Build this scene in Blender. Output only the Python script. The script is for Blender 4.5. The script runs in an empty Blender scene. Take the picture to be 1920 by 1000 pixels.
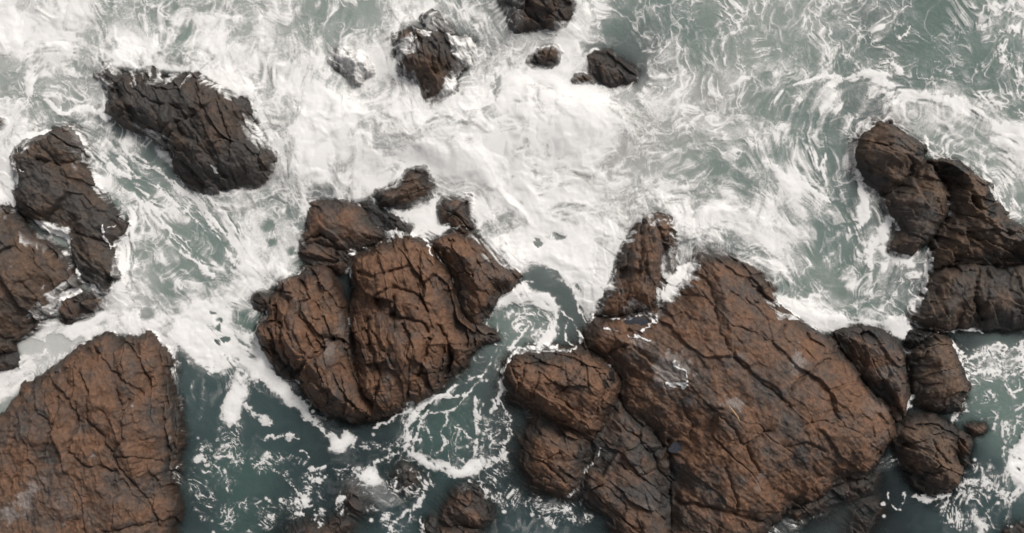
import bpy, math, time
import numpy as np
f4 = np.float32
T0 = time.time()
sc = bpy.context.scene

# ------------------------------------------------------------------ camera, sky, sun, exposure
S = 40.0                      # traced pixels per metre at sea level
CAMZ = 50.0
cam = bpy.data.cameras.new('camera')
cam.sensor_width = 36.0
cam.lens = 36.0 * CAMZ / (1920.0 / S)
cam.clip_end = 2000.0
camo = bpy.data.objects.new('camera', cam)
sc.collection.objects.link(camo)
camo.location = (0, 0, CAMZ)
camo.rotation_euler = (0, 0, 0)
sc.camera = camo

SUN_EL, SUN_AZ = math.radians(46), math.radians(38)      # azimuth clockwise from +Y
wd = bpy.data.worlds.new('World')
sc.world = wd
wd.use_nodes = True
wn = wd.node_tree
bg = wn.nodes['Background']
sky = wn.nodes.new('ShaderNodeTexSky')
sky.sky_type = 'NISHITA'
sky.sun_disc = False
sky.sun_elevation = SUN_EL
sky.sun_rotation = SUN_AZ
sky.air_density = 1.0
sky.dust_density = 6.0
sky.ozone_density = 1.0
hsv = wn.nodes.new('ShaderNodeHueSaturation')            # overcast: the cloud deck greys the sky
hsv.inputs['Saturation'].default_value = 0.25
wn.links.new(sky.outputs[0], hsv.inputs['Color'])
wn.links.new(hsv.outputs[0], bg.inputs[0])
bg.inputs[1].default_value = 0.088

sl = bpy.data.lights.new('sun', 'SUN')
sl.energy = 1.75
sl.angle = math.radians(11)
sl.color = (1.0, 0.95, 0.90)
so = bpy.data.objects.new('sun', sl)
sc.collection.objects.link(so)
so.location = (20, 20, 60)
so.rotation_euler = (math.pi / 2 - SUN_EL, 0, math.pi - SUN_AZ)

sc.view_settings.view_transform = 'Standard'
sc.view_settings.look = 'None'
sc.view_settings.gamma = 1.0
sc.view_settings.exposure = 0.0
sc.cycles.transparent_max_bounces = 12
sc.cycles.max_bounces = 6
sc.cycles.diffuse_bounces = 3

# ------------------------------------------------------------------ noise helpers
rng = np.random.default_rng(7)
_GA = rng.random((256, 256)).astype(f4) * f4(2 * math.pi)
_GX, _GY = np.cos(_GA), np.sin(_GA)
_R1, _R2, _R3, _R4 = [rng.random((256, 256)).astype(f4) for _ in range(4)]

def pn(x, y, seed=0):
    """gradient noise, about -0.7..0.7"""
    xi = np.floor(x); yi = np.floor(y)
    xf = (x - xi).astype(f4); yf = (y - yi).astype(f4)
    xi = xi.astype(np.int32) + seed * 37; yi = yi.astype(np.int32) + seed * 91
    x0 = xi & 255; x1 = (xi + 1) & 255; y0 = yi & 255; y1 = (yi + 1) & 255
    u = xf * xf * xf * (xf * (xf * 6 - 15) + 10)
    v = yf * yf * yf * (yf * (yf * 6 - 15) + 10)
    a = _GX[y0, x0] * xf + _GY[y0, x0] * yf
    b = _GX[y0, x1] * (xf - 1) + _GY[y0, x1] * yf
    c = _GX[y1, x0] * xf + _GY[y1, x0] * (yf - 1)
    d = _GX[y1, x1] * (xf - 1) + _GY[y1, x1] * (yf - 1)
    a += (b - a) * u
    c += (d - c) * u
    return a + (c - a) * v

def fbm(x, y, seed=0, octs=4, gain=0.5):
    s = 0; amp = 1.0; tot = 0
    for o in range(octs):
        s = s + pn(x * 2 ** o, y * 2 ** o, seed + o) * f4(amp)
        tot += amp; amp *= gain
    return s * f4(1.6 / tot)

def ridged(x, y, seed=0, octs=3, gain=0.55):
    s = 0; amp = 1.0; tot = 0
    for o in range(octs):
        s = s + (1 - np.abs(pn(x * 2 ** o, y * 2 ** o, seed + o)) * 2.2) * f4(amp)
        tot += amp; amp *= gain
    return s * f4(1 / tot)

def worley(x, y, seed=0):
    """F1, F2-F1, cell randoms a,b,c"""
    xi = np.floor(x).astype(np.int32); yi = np.floor(y).astype(np.int32)
    d1 = np.full(x.shape, 9, f4); d2 = np.full(x.shape, 9, f4)
    ca = np.zeros(x.shape, np.int32); cb = np.zeros(x.shape, np.int32)
    ox = np.zeros(x.shape, f4); oy = np.zeros(x.shape, f4)
    for j in (-1, 0, 1):
        for i in (-1, 0, 1):
            cx = xi + i; cy = yi + j
            kx = (cx + seed * 53) & 255; ky = (cy + seed * 29) & 255
            px = cx + 0.15 + 0.7 * _R1[ky, kx]; py = cy + 0.15 + 0.7 * _R2[ky, kx]
            d = np.sqrt((px - x) ** 2 + (py - y) ** 2).astype(f4)
            m = d < d1
            d2 = np.where(m, d1, np.minimum(d2, d))
            d1 = np.where(m, d, d1)
            ca = np.where(m, kx, ca); cb = np.where(m, ky, cb)
            ox = np.where(m, x - px, ox); oy = np.where(m, y - py, oy)
    return d1, d2 - d1, _R3[cb, ca], _R4[cb, ca], _R1[ca, cb], ox, oy

def sm(a, b, x):
    t = np.clip((x - a) / (b - a), 0, 1)
    return t * t * (3 - 2 * t)

def equal(t):
    """make the histogram flat 0..1"""
    o = np.argsort(t.ravel()[::7])
    ref = t.ravel()[::7][o]
    q = np.linspace(0, 1, len(ref)).astype(f4)
    return np.interp(t.ravel(), ref[::50], q[::50]).reshape(t.shape).astype(f4)

def blur(a, r):
    r = int(r)
    for ax in (0, 1):
        for _ in range(2):
            p = np.pad(a, [(r + 1, r) if k == ax else (0, 0) for k in (0, 1)], mode='edge')
            c = np.cumsum(p, axis=ax, dtype=np.float64)
            n = a.shape[ax]
            if ax == 0: a = ((c[2 * r + 1:2 * r + 1 + n] - c[:n]) / (2 * r + 1)).astype(f4)
            else: a = ((c[:, 2 * r + 1:2 * r + 1 + n] - c[:, :n]) / (2 * r + 1)).astype(f4)
    return a

def seg_dist(X, Y, pts, closed=False):
    d = np.full(X.shape, 1e9, f4)
    n = len(pts)
    for i in range(n if closed else n - 1):
        ax, ay = pts[i]; bx, by = pts[(i + 1) % n]
        vx, vy = bx - ax, by - ay
        L = vx * vx + vy * vy + 1e-9
        t = np.clip(((X - ax) * vx + (Y - ay) * vy) / L, 0, 1)
        d = np.minimum(d, (X - ax - t * vx) ** 2 + (Y - ay - t * vy) ** 2)
    return np.sqrt(d)

def inside(X, Y, pts):
    m = np.zeros(X.shape, bool)
    n = len(pts)
    for i in range(n):
        ax, ay = pts[i]; bx, by = pts[(i + 1) % n]
        if ay == by: continue
        c = (ay > Y) != (by > Y)
        m ^= c & (X < (bx - ax) * (Y - ay) / (by - ay) + ax)
    return m

# ------------------------------------------------------------------ the shared grid (in traced pixels)
ST = 1.5
GX0, GY0, GX1, GY1 = -170.0, -170.0, 2090.0, 1170.0
gx = np.arange(GX0, GX1 + 1e-6, ST).astype(f4)
gy = np.arange(GY0, GY1 + 1e-6, ST).astype(f4)
NX, NY = len(gx), len(gy)
PX, PY = np.meshgrid(gx, gy)

def win(pts, pad):
    xs = [p[0] for p in pts]; ys = [p[1] for p in pts]
    i0 = max(0, int((min(xs) - pad - GX0) / ST)); i1 = min(NX, int((max(xs) + pad - GX0) / ST) + 2)
    j0 = max(0, int((min(ys) - pad - GY0) / ST)); j1 = min(NY, int((max(ys) + pad - GY0) / ST) + 2)
    return slice(j0, j1), slice(i0, i1)

def grid_mesh(name, X, Y, Z, keep, mat, attrs):
    """one mesh object out of a masked height field; X, Y in pixels, Z in metres, keep = faces"""
    ny, nx = X.shape
    fj, fi = np.nonzero(keep)
    a = fj * nx + fi
    quad = np.stack([a, a + nx, a + nx + 1, a + 1], 1)      # y runs down: this order faces up
    used = np.unique(quad)
    remap = np.full(nx * ny, -1, np.int64); remap[used] = np.arange(len(used))
    quad = remap[quad].astype(np.int32)
    co = np.empty((len(used), 3), f4)
    co[:, 0] = (X.ravel()[used] - 960) / S
    co[:, 1] = (500 - Y.ravel()[used]) / S
    co[:, 2] = Z.ravel()[used]
    me = bpy.data.meshes.new(name)
    me.vertices.add(len(used)); me.vertices.foreach_set('co', co.ravel())
    me.loops.add(quad.size); me.loops.foreach_set('vertex_index', quad.ravel())
    me.polygons.add(len(quad))
    me.polygons.foreach_set('loop_start', np.arange(0, quad.size, 4, dtype=np.int32))
    me.polygons.foreach_set('use_smooth', np.ones(len(quad), bool))
    me.update(calc_edges=True)
    for k, arr in attrs.items():
        c = np.ones((len(used), 4), f4)
        for q, ch in enumerate(arr):
            c[:, q] = ch.ravel()[used]
        at = me.attributes.new(k, 'FLOAT_COLOR', 'POINT')
        at.data.foreach_set('color', c.ravel())
    me.materials.append(mat)
    o = bpy.data.objects.new(name, me)
    sc.collection.objects.link(o)
    return o

# ------------------------------------------------------------------ materials
class NT:
    def __init__(s, name):
        s.m = bpy.data.materials.new(name); s.m.use_nodes = True
        s.t = s.m.node_tree; s.b = s.t.nodes['Principled BSDF']
    def n(s, kind, **kw):
        nd = s.t.nodes.new(kind)
        for k, v in kw.items():
            if k in nd.inputs and not hasattr(type(nd), k): nd.inputs[k].default_value = v
            else: setattr(nd, k, v)
        return nd
    def l(s, a, b): s.t.links.new(a, b)
    def math(s, op, a, b=None, clamp=False):
        nd = s.t.nodes.new('ShaderNodeMath'); nd.operation = op; nd.use_clamp = clamp
        for k, v in enumerate((a, b)):
            if v is None: continue
            if isinstance(v, (int, float)): nd.inputs[k].default_value = v
            else: s.l(v, nd.inputs[k])
        return nd.outputs[0]
    def mix(s, fac, a, b):
        nd = s.t.nodes.new('ShaderNodeMix'); nd.data_type = 'RGBA'
        for k, v in ((0, fac), (6, a), (7, b)):
            if isinstance(v, (int, float)): nd.inputs[k].default_value = v
            elif isinstance(v, tuple): nd.inputs[k].default_value = v + (1,)
            else: s.l(v, nd.inputs[k])
        return nd.outputs[2]
    def noise(s, scale, detail=4, rough=0.55, vec=None, dist=0.0):
        nd = s.t.nodes.new('ShaderNodeTexNoise')
        nd.inputs['Scale'].default_value = scale; nd.inputs['Detail'].default_value = detail
        nd.inputs['Roughness'].default_value = rough; nd.inputs['Distortion'].default_value = dist
        s.l(vec if vec is not None else s.pos(), nd.inputs['Vector'])
        return nd.outputs[0]
    def pos(s):
        if not hasattr(s, '_p'): s._p = s.t.nodes.new('ShaderNodeNewGeometry').outputs['Position']
        return s._p
    def ramp(s, fac, stops):
        nd = s.t.nodes.new('ShaderNodeValToRGB')
        while len(nd.color_ramp.elements) < len(stops): nd.color_ramp.elements.new(0.5)
        for e, (p, c) in zip(nd.color_ramp.elements, stops):
            e.position = p; e.color = c + (1,)
        s.l(fac, nd.inputs[0])
        return nd.outputs[0]

def rock_material():
    N = NT('wet_weathered_rock')
    at = N.n('ShaderNodeAttribute', attribute_name='rk')
    sp = N.n('ShaderNodeSeparateColor'); N.l(at.outputs['Color'], sp.inputs[0])
    rust, pale, dark = sp.outputs[0], sp.outputs[1], sp.outputs[2]
    n1 = N.noise(1.1, 6, 0.62, dist=0.6)
    n2 = N.noise(4.5, 6, 0.65, dist=0.3)
    n3 = N.noise(19.0, 5, 0.7)
    n4 = N.noise(2.3, 5, 0.6, dist=1.2)
    rusty = N.ramp(n2, [(0.28, (0.080, 0.045, 0.029)), (0.44, (0.155, 0.078, 0.044)), (0.58, (0.205, 0.104, 0.059)), (0.75, (0.300, 0.160, 0.090))])
    rusty = N.mix(at.outputs['Alpha'], rusty, N.ramp(n2, [(0.28, (0.052, 0.039, 0.030)), (0.46, (0.098, 0.068, 0.048)), (0.6, (0.150, 0.100, 0.066)), (0.76, (0.230, 0.160, 0.105))]))
    grey = N.ramp(n2, [(0.3, (0.040, 0.037, 0.036)), (0.5, (0.070, 0.064, 0.060)), (0.72, (0.125, 0.108, 0.095))])
    f = N.math('ADD', rust, N.math('MULTIPLY', N.math('SUBTRACT', n1, 0.5), 2.4))
    f = N.math('ADD', f, N.math('MULTIPLY', N.math('SUBTRACT', n3, 0.5), 0.7))
    f = N.math('ADD', f, N.math('MULTIPLY', N.math('SUBTRACT', N.noise(0.42, 3, 0.5), 0.5), 1.6), clamp=True)
    c = N.mix(f, grey, rusty)
    n5 = N.noise(8.5, 7, 0.78, dist=0.4)
    c = N.mix(N.math('MULTIPLY', N.math('SUBTRACT', n5, 0.56), 4.0, clamp=True), c, N.mix(f, (0.16, 0.13, 0.105), (0.33, 0.175, 0.095)))
    c = N.mix(N.math('MULTIPLY', N.math('SUBTRACT', 0.43, n5), 5.0, clamp=True), c, (0.030, 0.024, 0.020))
    olive = N.math('MULTIPLY', N.math('SUBTRACT', n4, 0.55), 3.0, clamp=True)
    c = N.mix(N.math('MULTIPLY', olive, 0.45), c, (0.060, 0.048, 0.026))
    pf = N.math('MULTIPLY', pale, N.math('MULTIPLY', N.math('SUBTRACT', n3, 0.30), 3.0, clamp=True), clamp=True)
    c = N.mix(pf, c, (0.27, 0.235, 0.215))
    df = N.math('MULTIPLY', dark, N.math('ADD', n2, 0.45), clamp=True)
    c = N.mix(df, c, (0.013, 0.013, 0.012))
    # thin pale mineral veins and flecks
    fleck = N.math('MULTIPLY', N.math('SUBTRACT', n3, 0.68), 9.0, clamp=True)
    c = N.mix(N.math('MULTIPLY', fleck, 0.35), c, (0.30, 0.21, 0.14))
    pit = N.math('MULTIPLY', N.math('SUBTRACT', 0.36, n3), 8.0, clamp=True)
    c = N.mix(N.math('MULTIPLY', pit, 0.5), c, (0.018, 0.016, 0.014))
    N.l(c, N.b.inputs['Base Color'])
    r = N.math('SUBTRACT', N.math('ADD', 0.62, N.math('MULTIPLY', n2, 0.3)), N.math('MULTIPLY', dark, 0.42))
    N.l(r, N.b.inputs['Roughness'])
    N.b.inputs['Specular IOR Level'].default_value = 0.45
    h = N.math('ADD', N.math('MULTIPLY', n2, 0.7), N.math('MULTIPLY', n3, 0.40))
    h = N.math('ADD', h, N.math('MULTIPLY', n5, 0.6))
    bp = N.n('ShaderNodeBump'); bp.inputs['Strength'].default_value = 0.6; bp.inputs['Distance'].default_value = 0.11
    N.l(h, bp.inputs['Height']); N.l(bp.outputs[0], N.b.inputs['Normal'])
    return N.m

def water_material():
    N = NT('sea_water')
    at = N.n('ShaderNodeAttribute', attribute_name='wc')
    al = N.n('ShaderNodeAttribute', attribute_name='wa')
    sp = N.n('ShaderNodeSeparateColor'); N.l(al.outputs['Color'], sp.inputs[0])
    n = N.noise(0.9, 5, 0.6, dist=0.8)
    c = N.mix(N.math('MULTIPLY', N.math('SUBTRACT', n, 0.45), 1.6, clamp=True), at.outputs['Color'], (0.150, 0.205, 0.180))
    c = N.mix(0.75, c, at.outputs['Color'])
    N.l(c, N.b.inputs['Base Color'])
    N.l(sp.outputs[0], N.b.inputs['Alpha'])
    N.b.inputs['Roughness'].default_value = 0.18
    N.b.inputs['IOR'].default_value = 1.33
    h = N.math('ADD', N.math('MULTIPLY', N.noise(2.2, 4, 0.55, dist=0.7), 1.0), N.math('MULTIPLY', N.noise(9.0, 3, 0.5), 0.25))
    bp = N.n('ShaderNodeBump'); bp.inputs['Strength'].default_value = 0.12; bp.inputs['Distance'].default_value = 0.2
    N.l(h, bp.inputs['Height']); N.l(bp.outputs[0], N.b.inputs['Normal'])
    return N.m

def foam_material():
    N = NT('sea_foam')
    at = N.n('ShaderNodeAttribute', attribute_name='fo')
    sp = N.n('ShaderNodeSeparateColor'); N.l(at.outputs['Color'], sp.inputs[0])
    n = N.noise(26.0, 4, 0.65)
    n = N.math('ADD', N.math('MULTIPLY', n, 0.6), N.math('MULTIPLY', N.noise(9.0, 5, 0.65, dist=0.8), 0.6))
    a = N.math('ADD', sp.outputs[0], N.math('MULTIPLY', N.math('MULTIPLY', N.math('SUBTRACT', n, 0.6), 1.3), sp.outputs[1]), clamp=True)
    N.l(a, N.b.inputs['Alpha'])
    N.b.inputs['Base Color'].default_value = (0.90, 0.885, 0.86, 1)
    N.b.inputs['Roughness'].default_value = 0.85
    N.b.inputs['Specular IOR Level'].default_value = 0.15
    bp = N.n('ShaderNodeBump'); bp.inputs['Strength'].default_value = 0.12; bp.inputs['Distance'].default_value = 0.06
    N.l(N.noise(16.0, 5, 0.6), bp.inputs['Height']); N.l(bp.outputs[0], N.b.inputs['Normal'])
    return N.m

ROCK, WATER, FOAM = rock_material(), water_material(), foam_material()

def tag(o, label=None, cat=None, group=None, kind=None):
    if label: o['label'] = label
    if cat: o['category'] = cat
    if group: o['group'] = group
    if kind: o['kind'] = kind
    return o

#@@ROCKDATA@@
# ------------------------------------------------------------------ rocks: traced outlines (pixels at sea level), each its own mesh
# name, label, category, outline, height m, shoulder width m, options
RK = []
def rock(name, label, cat, H, w, pts, **o):
    RK.append((name, label, cat, H, w, [(float(a), float(b)) for a, b in pts], o))

rock('rock', 'large dark charcoal slab with white spray bursting over its top edge', 'rock', 1.5, 0.7,
     [(184,142),(190,125),(200,118),(214,118),(222,128),(240,138),(262,140),(280,128),(290,128),(302,136),(312,146),(330,141),(345,145),(355,138),(372,140),(385,148),(400,156),(415,161),(430,170),(445,181),(462,186),(480,190),(482,215),(478,232),(490,250),(500,262),(512,278),(521,292),(520,312),(514,330),(500,345),(480,355),(455,353),(430,355),(405,365),(385,365),(360,352),(345,335),(330,318),(324,298),(318,283),(300,270),(280,258),(255,250),(240,242),(222,232),(212,222),(205,208),(208,190),(206,170),(195,155)],
     rust=0.20, dark=0.42, hue=0.7, ang=50, base=0.25, tilt=(-0.02, 0.02), block=75, apron=0.8)
rock('rock', 'dark brown rock with black wet head beside the foaming channel at left', 'rock', 1.1, 0.7,
     [(25,292),(33,272),(55,262),(75,262),(95,250),(115,243),(135,243),(148,250),(160,268),(163,285),(158,310),(172,322),(180,345),(192,368),(205,378),(215,395),(228,408),(242,422),(238,440),(225,448),(212,455),(222,470),(227,490),(230,510),(228,525),(215,542),(200,548),(180,535),(165,528),(150,520),(150,500),(140,480),(136,458),(136,440),(120,437),(95,428),(70,412),(50,400),(38,387),(30,360),(35,330),(28,310)],
     rust=0.36, dark=0.28, hue=0.8, ang=40, base=0.35, block=85)
rock('rock', 'broad brown rock mass at the left edge below a foam-filled hollow', 'rock', 1.5, 0.9,
     [(-160,360),(0,383),(20,395),(40,412),(60,427),(75,442),(95,457),(118,467),(130,480),(138,500),(146,522),(148,540),(138,540),(118,555),(110,575),(88,595),(75,612),(60,628),(45,632),(30,645),(28,653),(12,658),(0,662),(-160,690)],
     rust=0.46, dark=0.2, hue=0.7, ang=50, base=0.35, block=85)
rock('boulder', 'small black boulder at the left edge just under the broad brown rock mass', 'boulder', 0.6, 0.4,
     [(-40,665),(0,660),(20,655),(32,660),(38,675),(38,690),(15,694),(0,695),(-30,692)], rust=0.15, dark=0.4, block=30)
rock('boulder', 'dark rounded boulder ringed by thin foam lines, between broad rock mass and white channel', 'boulder', 0.55, 0.45,
     [(105,585),(112,570),(118,558),(138,541),(152,541),(170,545),(190,552),(198,565),(195,580),(180,592),(160,596),(148,602),(138,608),(125,610),(112,600)], rust=0.3, dark=0.3, block=35)
rock('rock', 'huge reddish brown ribbed rock filling the bottom left corner, with pale grey streak', 'rock', 2.2, 1.0,
     [(-160,770),(0,780),(12,770),(28,748),(45,738),(47,720),(55,715),(65,715),(72,706),(90,700),(100,690),(115,678),(125,675),(140,662),(155,650),(172,642),(190,632),(205,622),(215,620),(225,630),(235,642),(245,632),(256,637),(270,627),(285,622),(298,628),(305,640),(315,660),(325,675),(327,695),(325,720),(330,735),(335,760),(340,785),(344,805),(340,830),(336,858),(332,880),(330,905),(336,925),(340,950),(332,985),(330,1000),(335,1160),(-160,1160)],
     rust=0.60, dark=0.04, hue=0.25, apron=0.6, ang=72, base=0.3, step=0.6, block=70, tilt=(0.0, 0.0))
rock('boulder', 'small dark boulder in the surf touching the left side of the slanted central slab', 'boulder', 0.35, 0.3,
     [(470,562),(478,548),(490,540),(505,545),(520,548),(515,565),(505,580),(492,588),(475,580)], rust=0.25, dark=0.4, block=25)
# central group
rock('boulder', 'smooth rounded brown boulder at the head of the central rock group', 'boulder', 1.0, 0.8,
     [(566,455),(572,430),(576,405),(578,388),(590,380),(610,376),(630,375),(655,377),(672,385),(688,402),(700,420),(715,435),(720,447),(705,457),(685,462),(665,468),(640,467),(615,462),(595,457),(580,462)], rust=0.52, dark=0.08, block=110, base=0.15, smooth=0.9)
rock('rock', 'low brown rock wedged under the smooth round boulder of the central group', 'rock', 0.9, 0.6,
     [(560,475),(566,457),(580,449),(605,457),(625,467),(660,472),(668,480),(662,495),(650,507),(640,515),(630,507),(610,499),(585,499),(570,490)], rust=0.5, dark=0.1, block=45, base=0.15)
rock('rock', 'brown ridged rock poking out of the breaking wave with spray on its upper left', 'rock', 1.0, 0.6,
     [(700,370),(705,354),(738,346),(750,335),(755,315),(770,310),(800,312),(808,322),(812,338),(820,348),(815,362),(800,372),(780,382),(765,390),(745,393),(725,388),(712,380)], rust=0.45, dark=0.2, block=40, hue=0.6, ang=-25)
rock('rock', 'low wet slate grey rock under thin running water between round boulder and foam pool', 'rock', 0.22, 0.5,
     [(676,380),(692,376),(720,400),(745,405),(775,425),(770,440),(740,434),(716,434),(701,418),(688,400)], rust=0.0, dark=0.25, block=30, ang=40)
rock('rock', 'squarish brown rock standing against the white wave, right of the small foam pool', 'rock', 0.8, 0.5,
     [(822,378),(832,368),(850,370),(868,372),(872,366),(888,364),(890,385),(888,400),(892,420),(893,432),(880,440),(862,434),(845,422),(828,420),(820,405)], rust=0.4, dark=0.2, block=45)
rock('rock', 'rugged rusty rock of the central group whose edge runs along the white surf', 'rock', 1.7, 0.9,
     [(812,455),(820,445),(850,440),(870,445),(888,440),(915,460),(935,480),(955,500),(972,515),(970,530),(958,545),(940,553),(930,570),(920,585),(905,600),(900,612),(880,602),(864,577),(857,552),(850,525),(838,500),(825,480)], rust=0.58, dark=0.05, block=36, ang=55, base=0.3)
rock('rock', 'tall rusty blocky rock dome in the middle of the central group, split into slabs', 'rock', 2.6, 1.3,
     [(660,500),(668,480),(690,472),(712,454),(740,450),(770,443),(795,455),(815,460),(828,485),(842,505),(852,535),(860,565),(875,602),(890,617),(898,640),(890,660),(870,680),(850,700),(830,720),(805,740),(785,752),(760,755),(735,770),(710,780),(690,782),(680,760),(674,730),(670,690),(664,650),(660,600),(662,570),(666,540),(662,520)], rust=0.72, dark=0.0, block=66, ang=66, base=0.35, step=1.15)
rock('boulder', 'small knobbly brown rock at the rim of the whirlpool', 'boulder', 0.6, 0.4,
     [(880,602),(900,602),(920,612),(935,622),(938,638),(920,645),(905,650),(890,660),(878,645)], rust=0.5, dark=0.1, block=22, base=0.05)
rock('rock', 'slanted rusty slab of the central group, grooved lengthwise, left of a black gully', 'rock', 2.3, 0.9,
     [(483,625),(490,610),(505,590),(503,570),(515,558),(525,545),(530,530),(545,522),(560,520),(575,505),(590,500),(605,498),(620,505),(630,525),(636,550),(646,575),(655,600),(664,640),(672,680),(684,715),(698,745),(705,780),(680,785),(655,785),(630,778),(605,768),(590,755),(578,738),(570,720),(555,712),(545,715),(535,712),(520,690),(505,665),(490,645)], rust=0.66, dark=0.0, block=62, ang=62, base=0.3, step=1.15, tilt=(0.03, 0.0))
# rocks at the top
rock('rock', 'tall dark rock with tan rim standing in the cascades at the top', 'rock', 1.4, 0.7,
     [(737,80),(738,65),(752,57),(775,50),(790,55),(800,60),(830,62),(855,72),(872,72),(885,75),(890,90),(880,105),(888,115),(885,128),(870,135),(860,150),(862,175),(845,187),(825,192),(812,198),(798,198),(790,180),(785,160),(770,150),(750,140),(738,125),(745,105)], rust=0.3, dark=0.3, block=42, hue=0.6, ang=60, base=0.15)
rock('rock', 'narrow dark rock just above the cascade rock at top centre', 'rock', 0.7, 0.4,
     [(788,30),(795,22),(812,15),(825,20),(835,35),(848,50),(855,65),(840,68),(815,62),(800,50),(790,40)], rust=0.2, dark=0.4, block=30, hue=0.6)
rock('rock', 'half drowned dark rock under a veil of falling white water', 'rock', 0.8, 0.5,
     [(615,100),(635,88),(660,90),(680,95),(695,110),(705,130),(705,145),(685,150),(675,162),(660,155),(645,140),(630,130),(618,118)], rust=0.3, dark=0.35, block=30, hue=0.6)
rock('rock', 'black rock with tan ridge cut by the top frame edge', 'rock', 1.3, 0.7,
     [(925,-90),(1090,-90),(1078,10),(1075,20),(1065,40),(1058,52),(1040,58),(1015,55),(990,62),(965,65),(955,55),(950,30),(935,10)], rust=0.28, dark=0.4, block=45, hue=0.6, ang=35)
rock('boulder', 'small brown boulder right behind the crest of the central white wave', 'boulder', 0.6, 0.4,
     [(983,118),(992,105),(1005,100),(1010,88),(1025,82),(1045,85),(1055,100),(1050,118),(1038,130),(1020,132),(1000,130)], rust=0.35, dark=0.3, block=30, hue=0.6)
rock('boulder', 'rounded dark boulder half under grey green water, upper right of the white wave', 'boulder', 0.55, 0.6,
     [(1100,105),(1115,95),(1140,97),(1160,110),(1180,125),(1192,140),(1190,152),(1175,160),(1145,168),(1125,160),(1110,148),(1104,125)], rust=0.3, dark=0.35, block=40, hue=0.6, apron=2.2)
rock('boulder', 'tiny brown boulder at the wave crest beside the rounded dark boulder', 'boulder', 0.35, 0.3,
     [(1068,150),(1078,138),(1095,135),(1110,145),(1112,157),(1090,160),(1072,160)], rust=0.35, dark=0.3, block=25)
rock('boulder', 'small black boulder in foam at the upper left frame edge', 'boulder', 0.3, 0.3,
     [(-20,225),(0,218),(15,222),(18,235),(5,245),(-20,247)], rust=0.05, dark=0.4, block=25)
# right hand group
rock('rock', 'pointed brown rock with lengthwise grooves, its tip in the surf above the slab', 'rock', 1.7, 0.8,
     [(1112,592),(1125,570),(1135,540),(1150,505),(1155,480),(1160,465),(1175,445),(1190,425),(1205,408),(1225,400),(1250,405),(1262,415),(1270,440),(1268,465),(1265,490),(1258,515),(1245,530),(1238,555),(1235,575),(1225,587),(1200,584),(1170,592),(1145,597)], rust=0.55, dark=0.08, block=75, ang=85, base=0.2, smooth=0.3)
rock('rock', 'huge reddish brown slab on the right, cracked and patched grey, with tide pools', 'rock', 2.3, 1.6,
     [(1240,572),(1255,550),(1270,530),(1290,505),(1310,475),(1330,470),(1350,475),(1375,488),(1400,500),(1425,515),(1445,540),(1450,560),(1465,575),(1485,592),(1510,605),(1535,620),(1560,640),(1580,665),(1600,690),(1615,715),(1635,740),(1660,765),(1675,790),(1672,815),(1650,845),(1640,875),(1620,890),(1590,895),(1560,905),(1530,930),(1500,945),(1480,940),(1475,955),(1455,975),(1440,990),(1425,1000),(1400,1060),(1260,1080),(1258,1000),(1260,900),(1237,880),(1227,850),(1247,835),(1227,810),(1192,785),(1167,757),(1162,735),(1167,710),(1152,690),(1130,668),(1100,653),(1097,620),(1110,597),(1150,594),(1200,587),(1235,577)], rust=0.54, dark=0.03, hue=0.2, block=95, ang=40, base=0.3, step=0.55, tilt=(0.025, 0.0))
rock('rock', 'low dark grey mottled shelf at the bottom edge, left of the huge slab', 'rock', 0.9, 1.0,
     [(1160,760),(1190,787),(1225,812),(1244,835),(1226,850),(1236,880),(1257,900),(1255,1000),(1256,1080),(1150,1080),(1160,1000),(1150,970),(1140,960),(1110,945),(1095,930),(1090,905),(1095,885),(1110,870),(1120,840),(1115,825),(1130,800),(1145,775)], rust=0.16, dark=0.16, block=60, ang=40, base=0.2, apron=2.0)
rock('rock', 'rusty angular block just below the whirlpool, beside the huge slab', 'rock', 1.8, 0.9,
     [(945,700),(950,685),(965,670),(985,655),(1010,658),(1040,655),(1065,658),(1100,660),(1125,667),(1143,687),(1158,707),(1163,720),(1158,740),(1150,760),(1135,780),(1120,805),(1112,820),(1090,815),(1065,800),(1040,790),(1015,775),(990,758),(960,745),(948,730)], rust=0.66, dark=0.0, block=60, ang=30, base=0.3, apron=1.6)
rock('rock', 'lower brown block under the rusty angular block, standing in dark still water', 'rock', 1.3, 0.8,
     [(985,880),(985,850),(992,820),(1005,790),(1012,777),(1040,792),(1070,807),(1090,820),(1098,827),(1102,850),(1090,870),(1085,895),(1075,920),(1060,925),(1040,918),(1015,912),(1000,905)], rust=0.56, dark=0.03, block=55, ang=30, base=0.25, apron=2.2)
rock('boulder', 'rounded brown boulder topping the right group where the current swirls round it', 'boulder', 1.7, 0.9,
     [(1598,285),(1605,265),(1620,250),(1640,232),(1665,228),(1680,240),(1700,255),(1715,265),(1730,275),(1732,300),(1728,315),(1700,332),(1680,350),(1662,362),(1645,355),(1625,345),(1612,330),(1600,315)], rust=0.42, dark=0.05, block=60, ang=25, base=0.3, smooth=0.3, hue=0.8, apron=1.4)
rock('rock', 'smooth brown rock below the topmost right boulder, small splashes on its left foot', 'rock', 1.8, 1.0,
     [(1662,366),(1690,342),(1715,322),(1740,310),(1755,325),(1770,350),(1777,370),(1772,400),(1760,425),(1745,445),(1725,465),(1705,480),(1680,475),(1665,468),(1672,450),(1680,430),(1672,410),(1662,395),(1655,380)], rust=0.46, dark=0.04, block=80, ang=15, base=0.3, smooth=0.4, hue=0.8, tilt=(0.05,-0.02))
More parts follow.
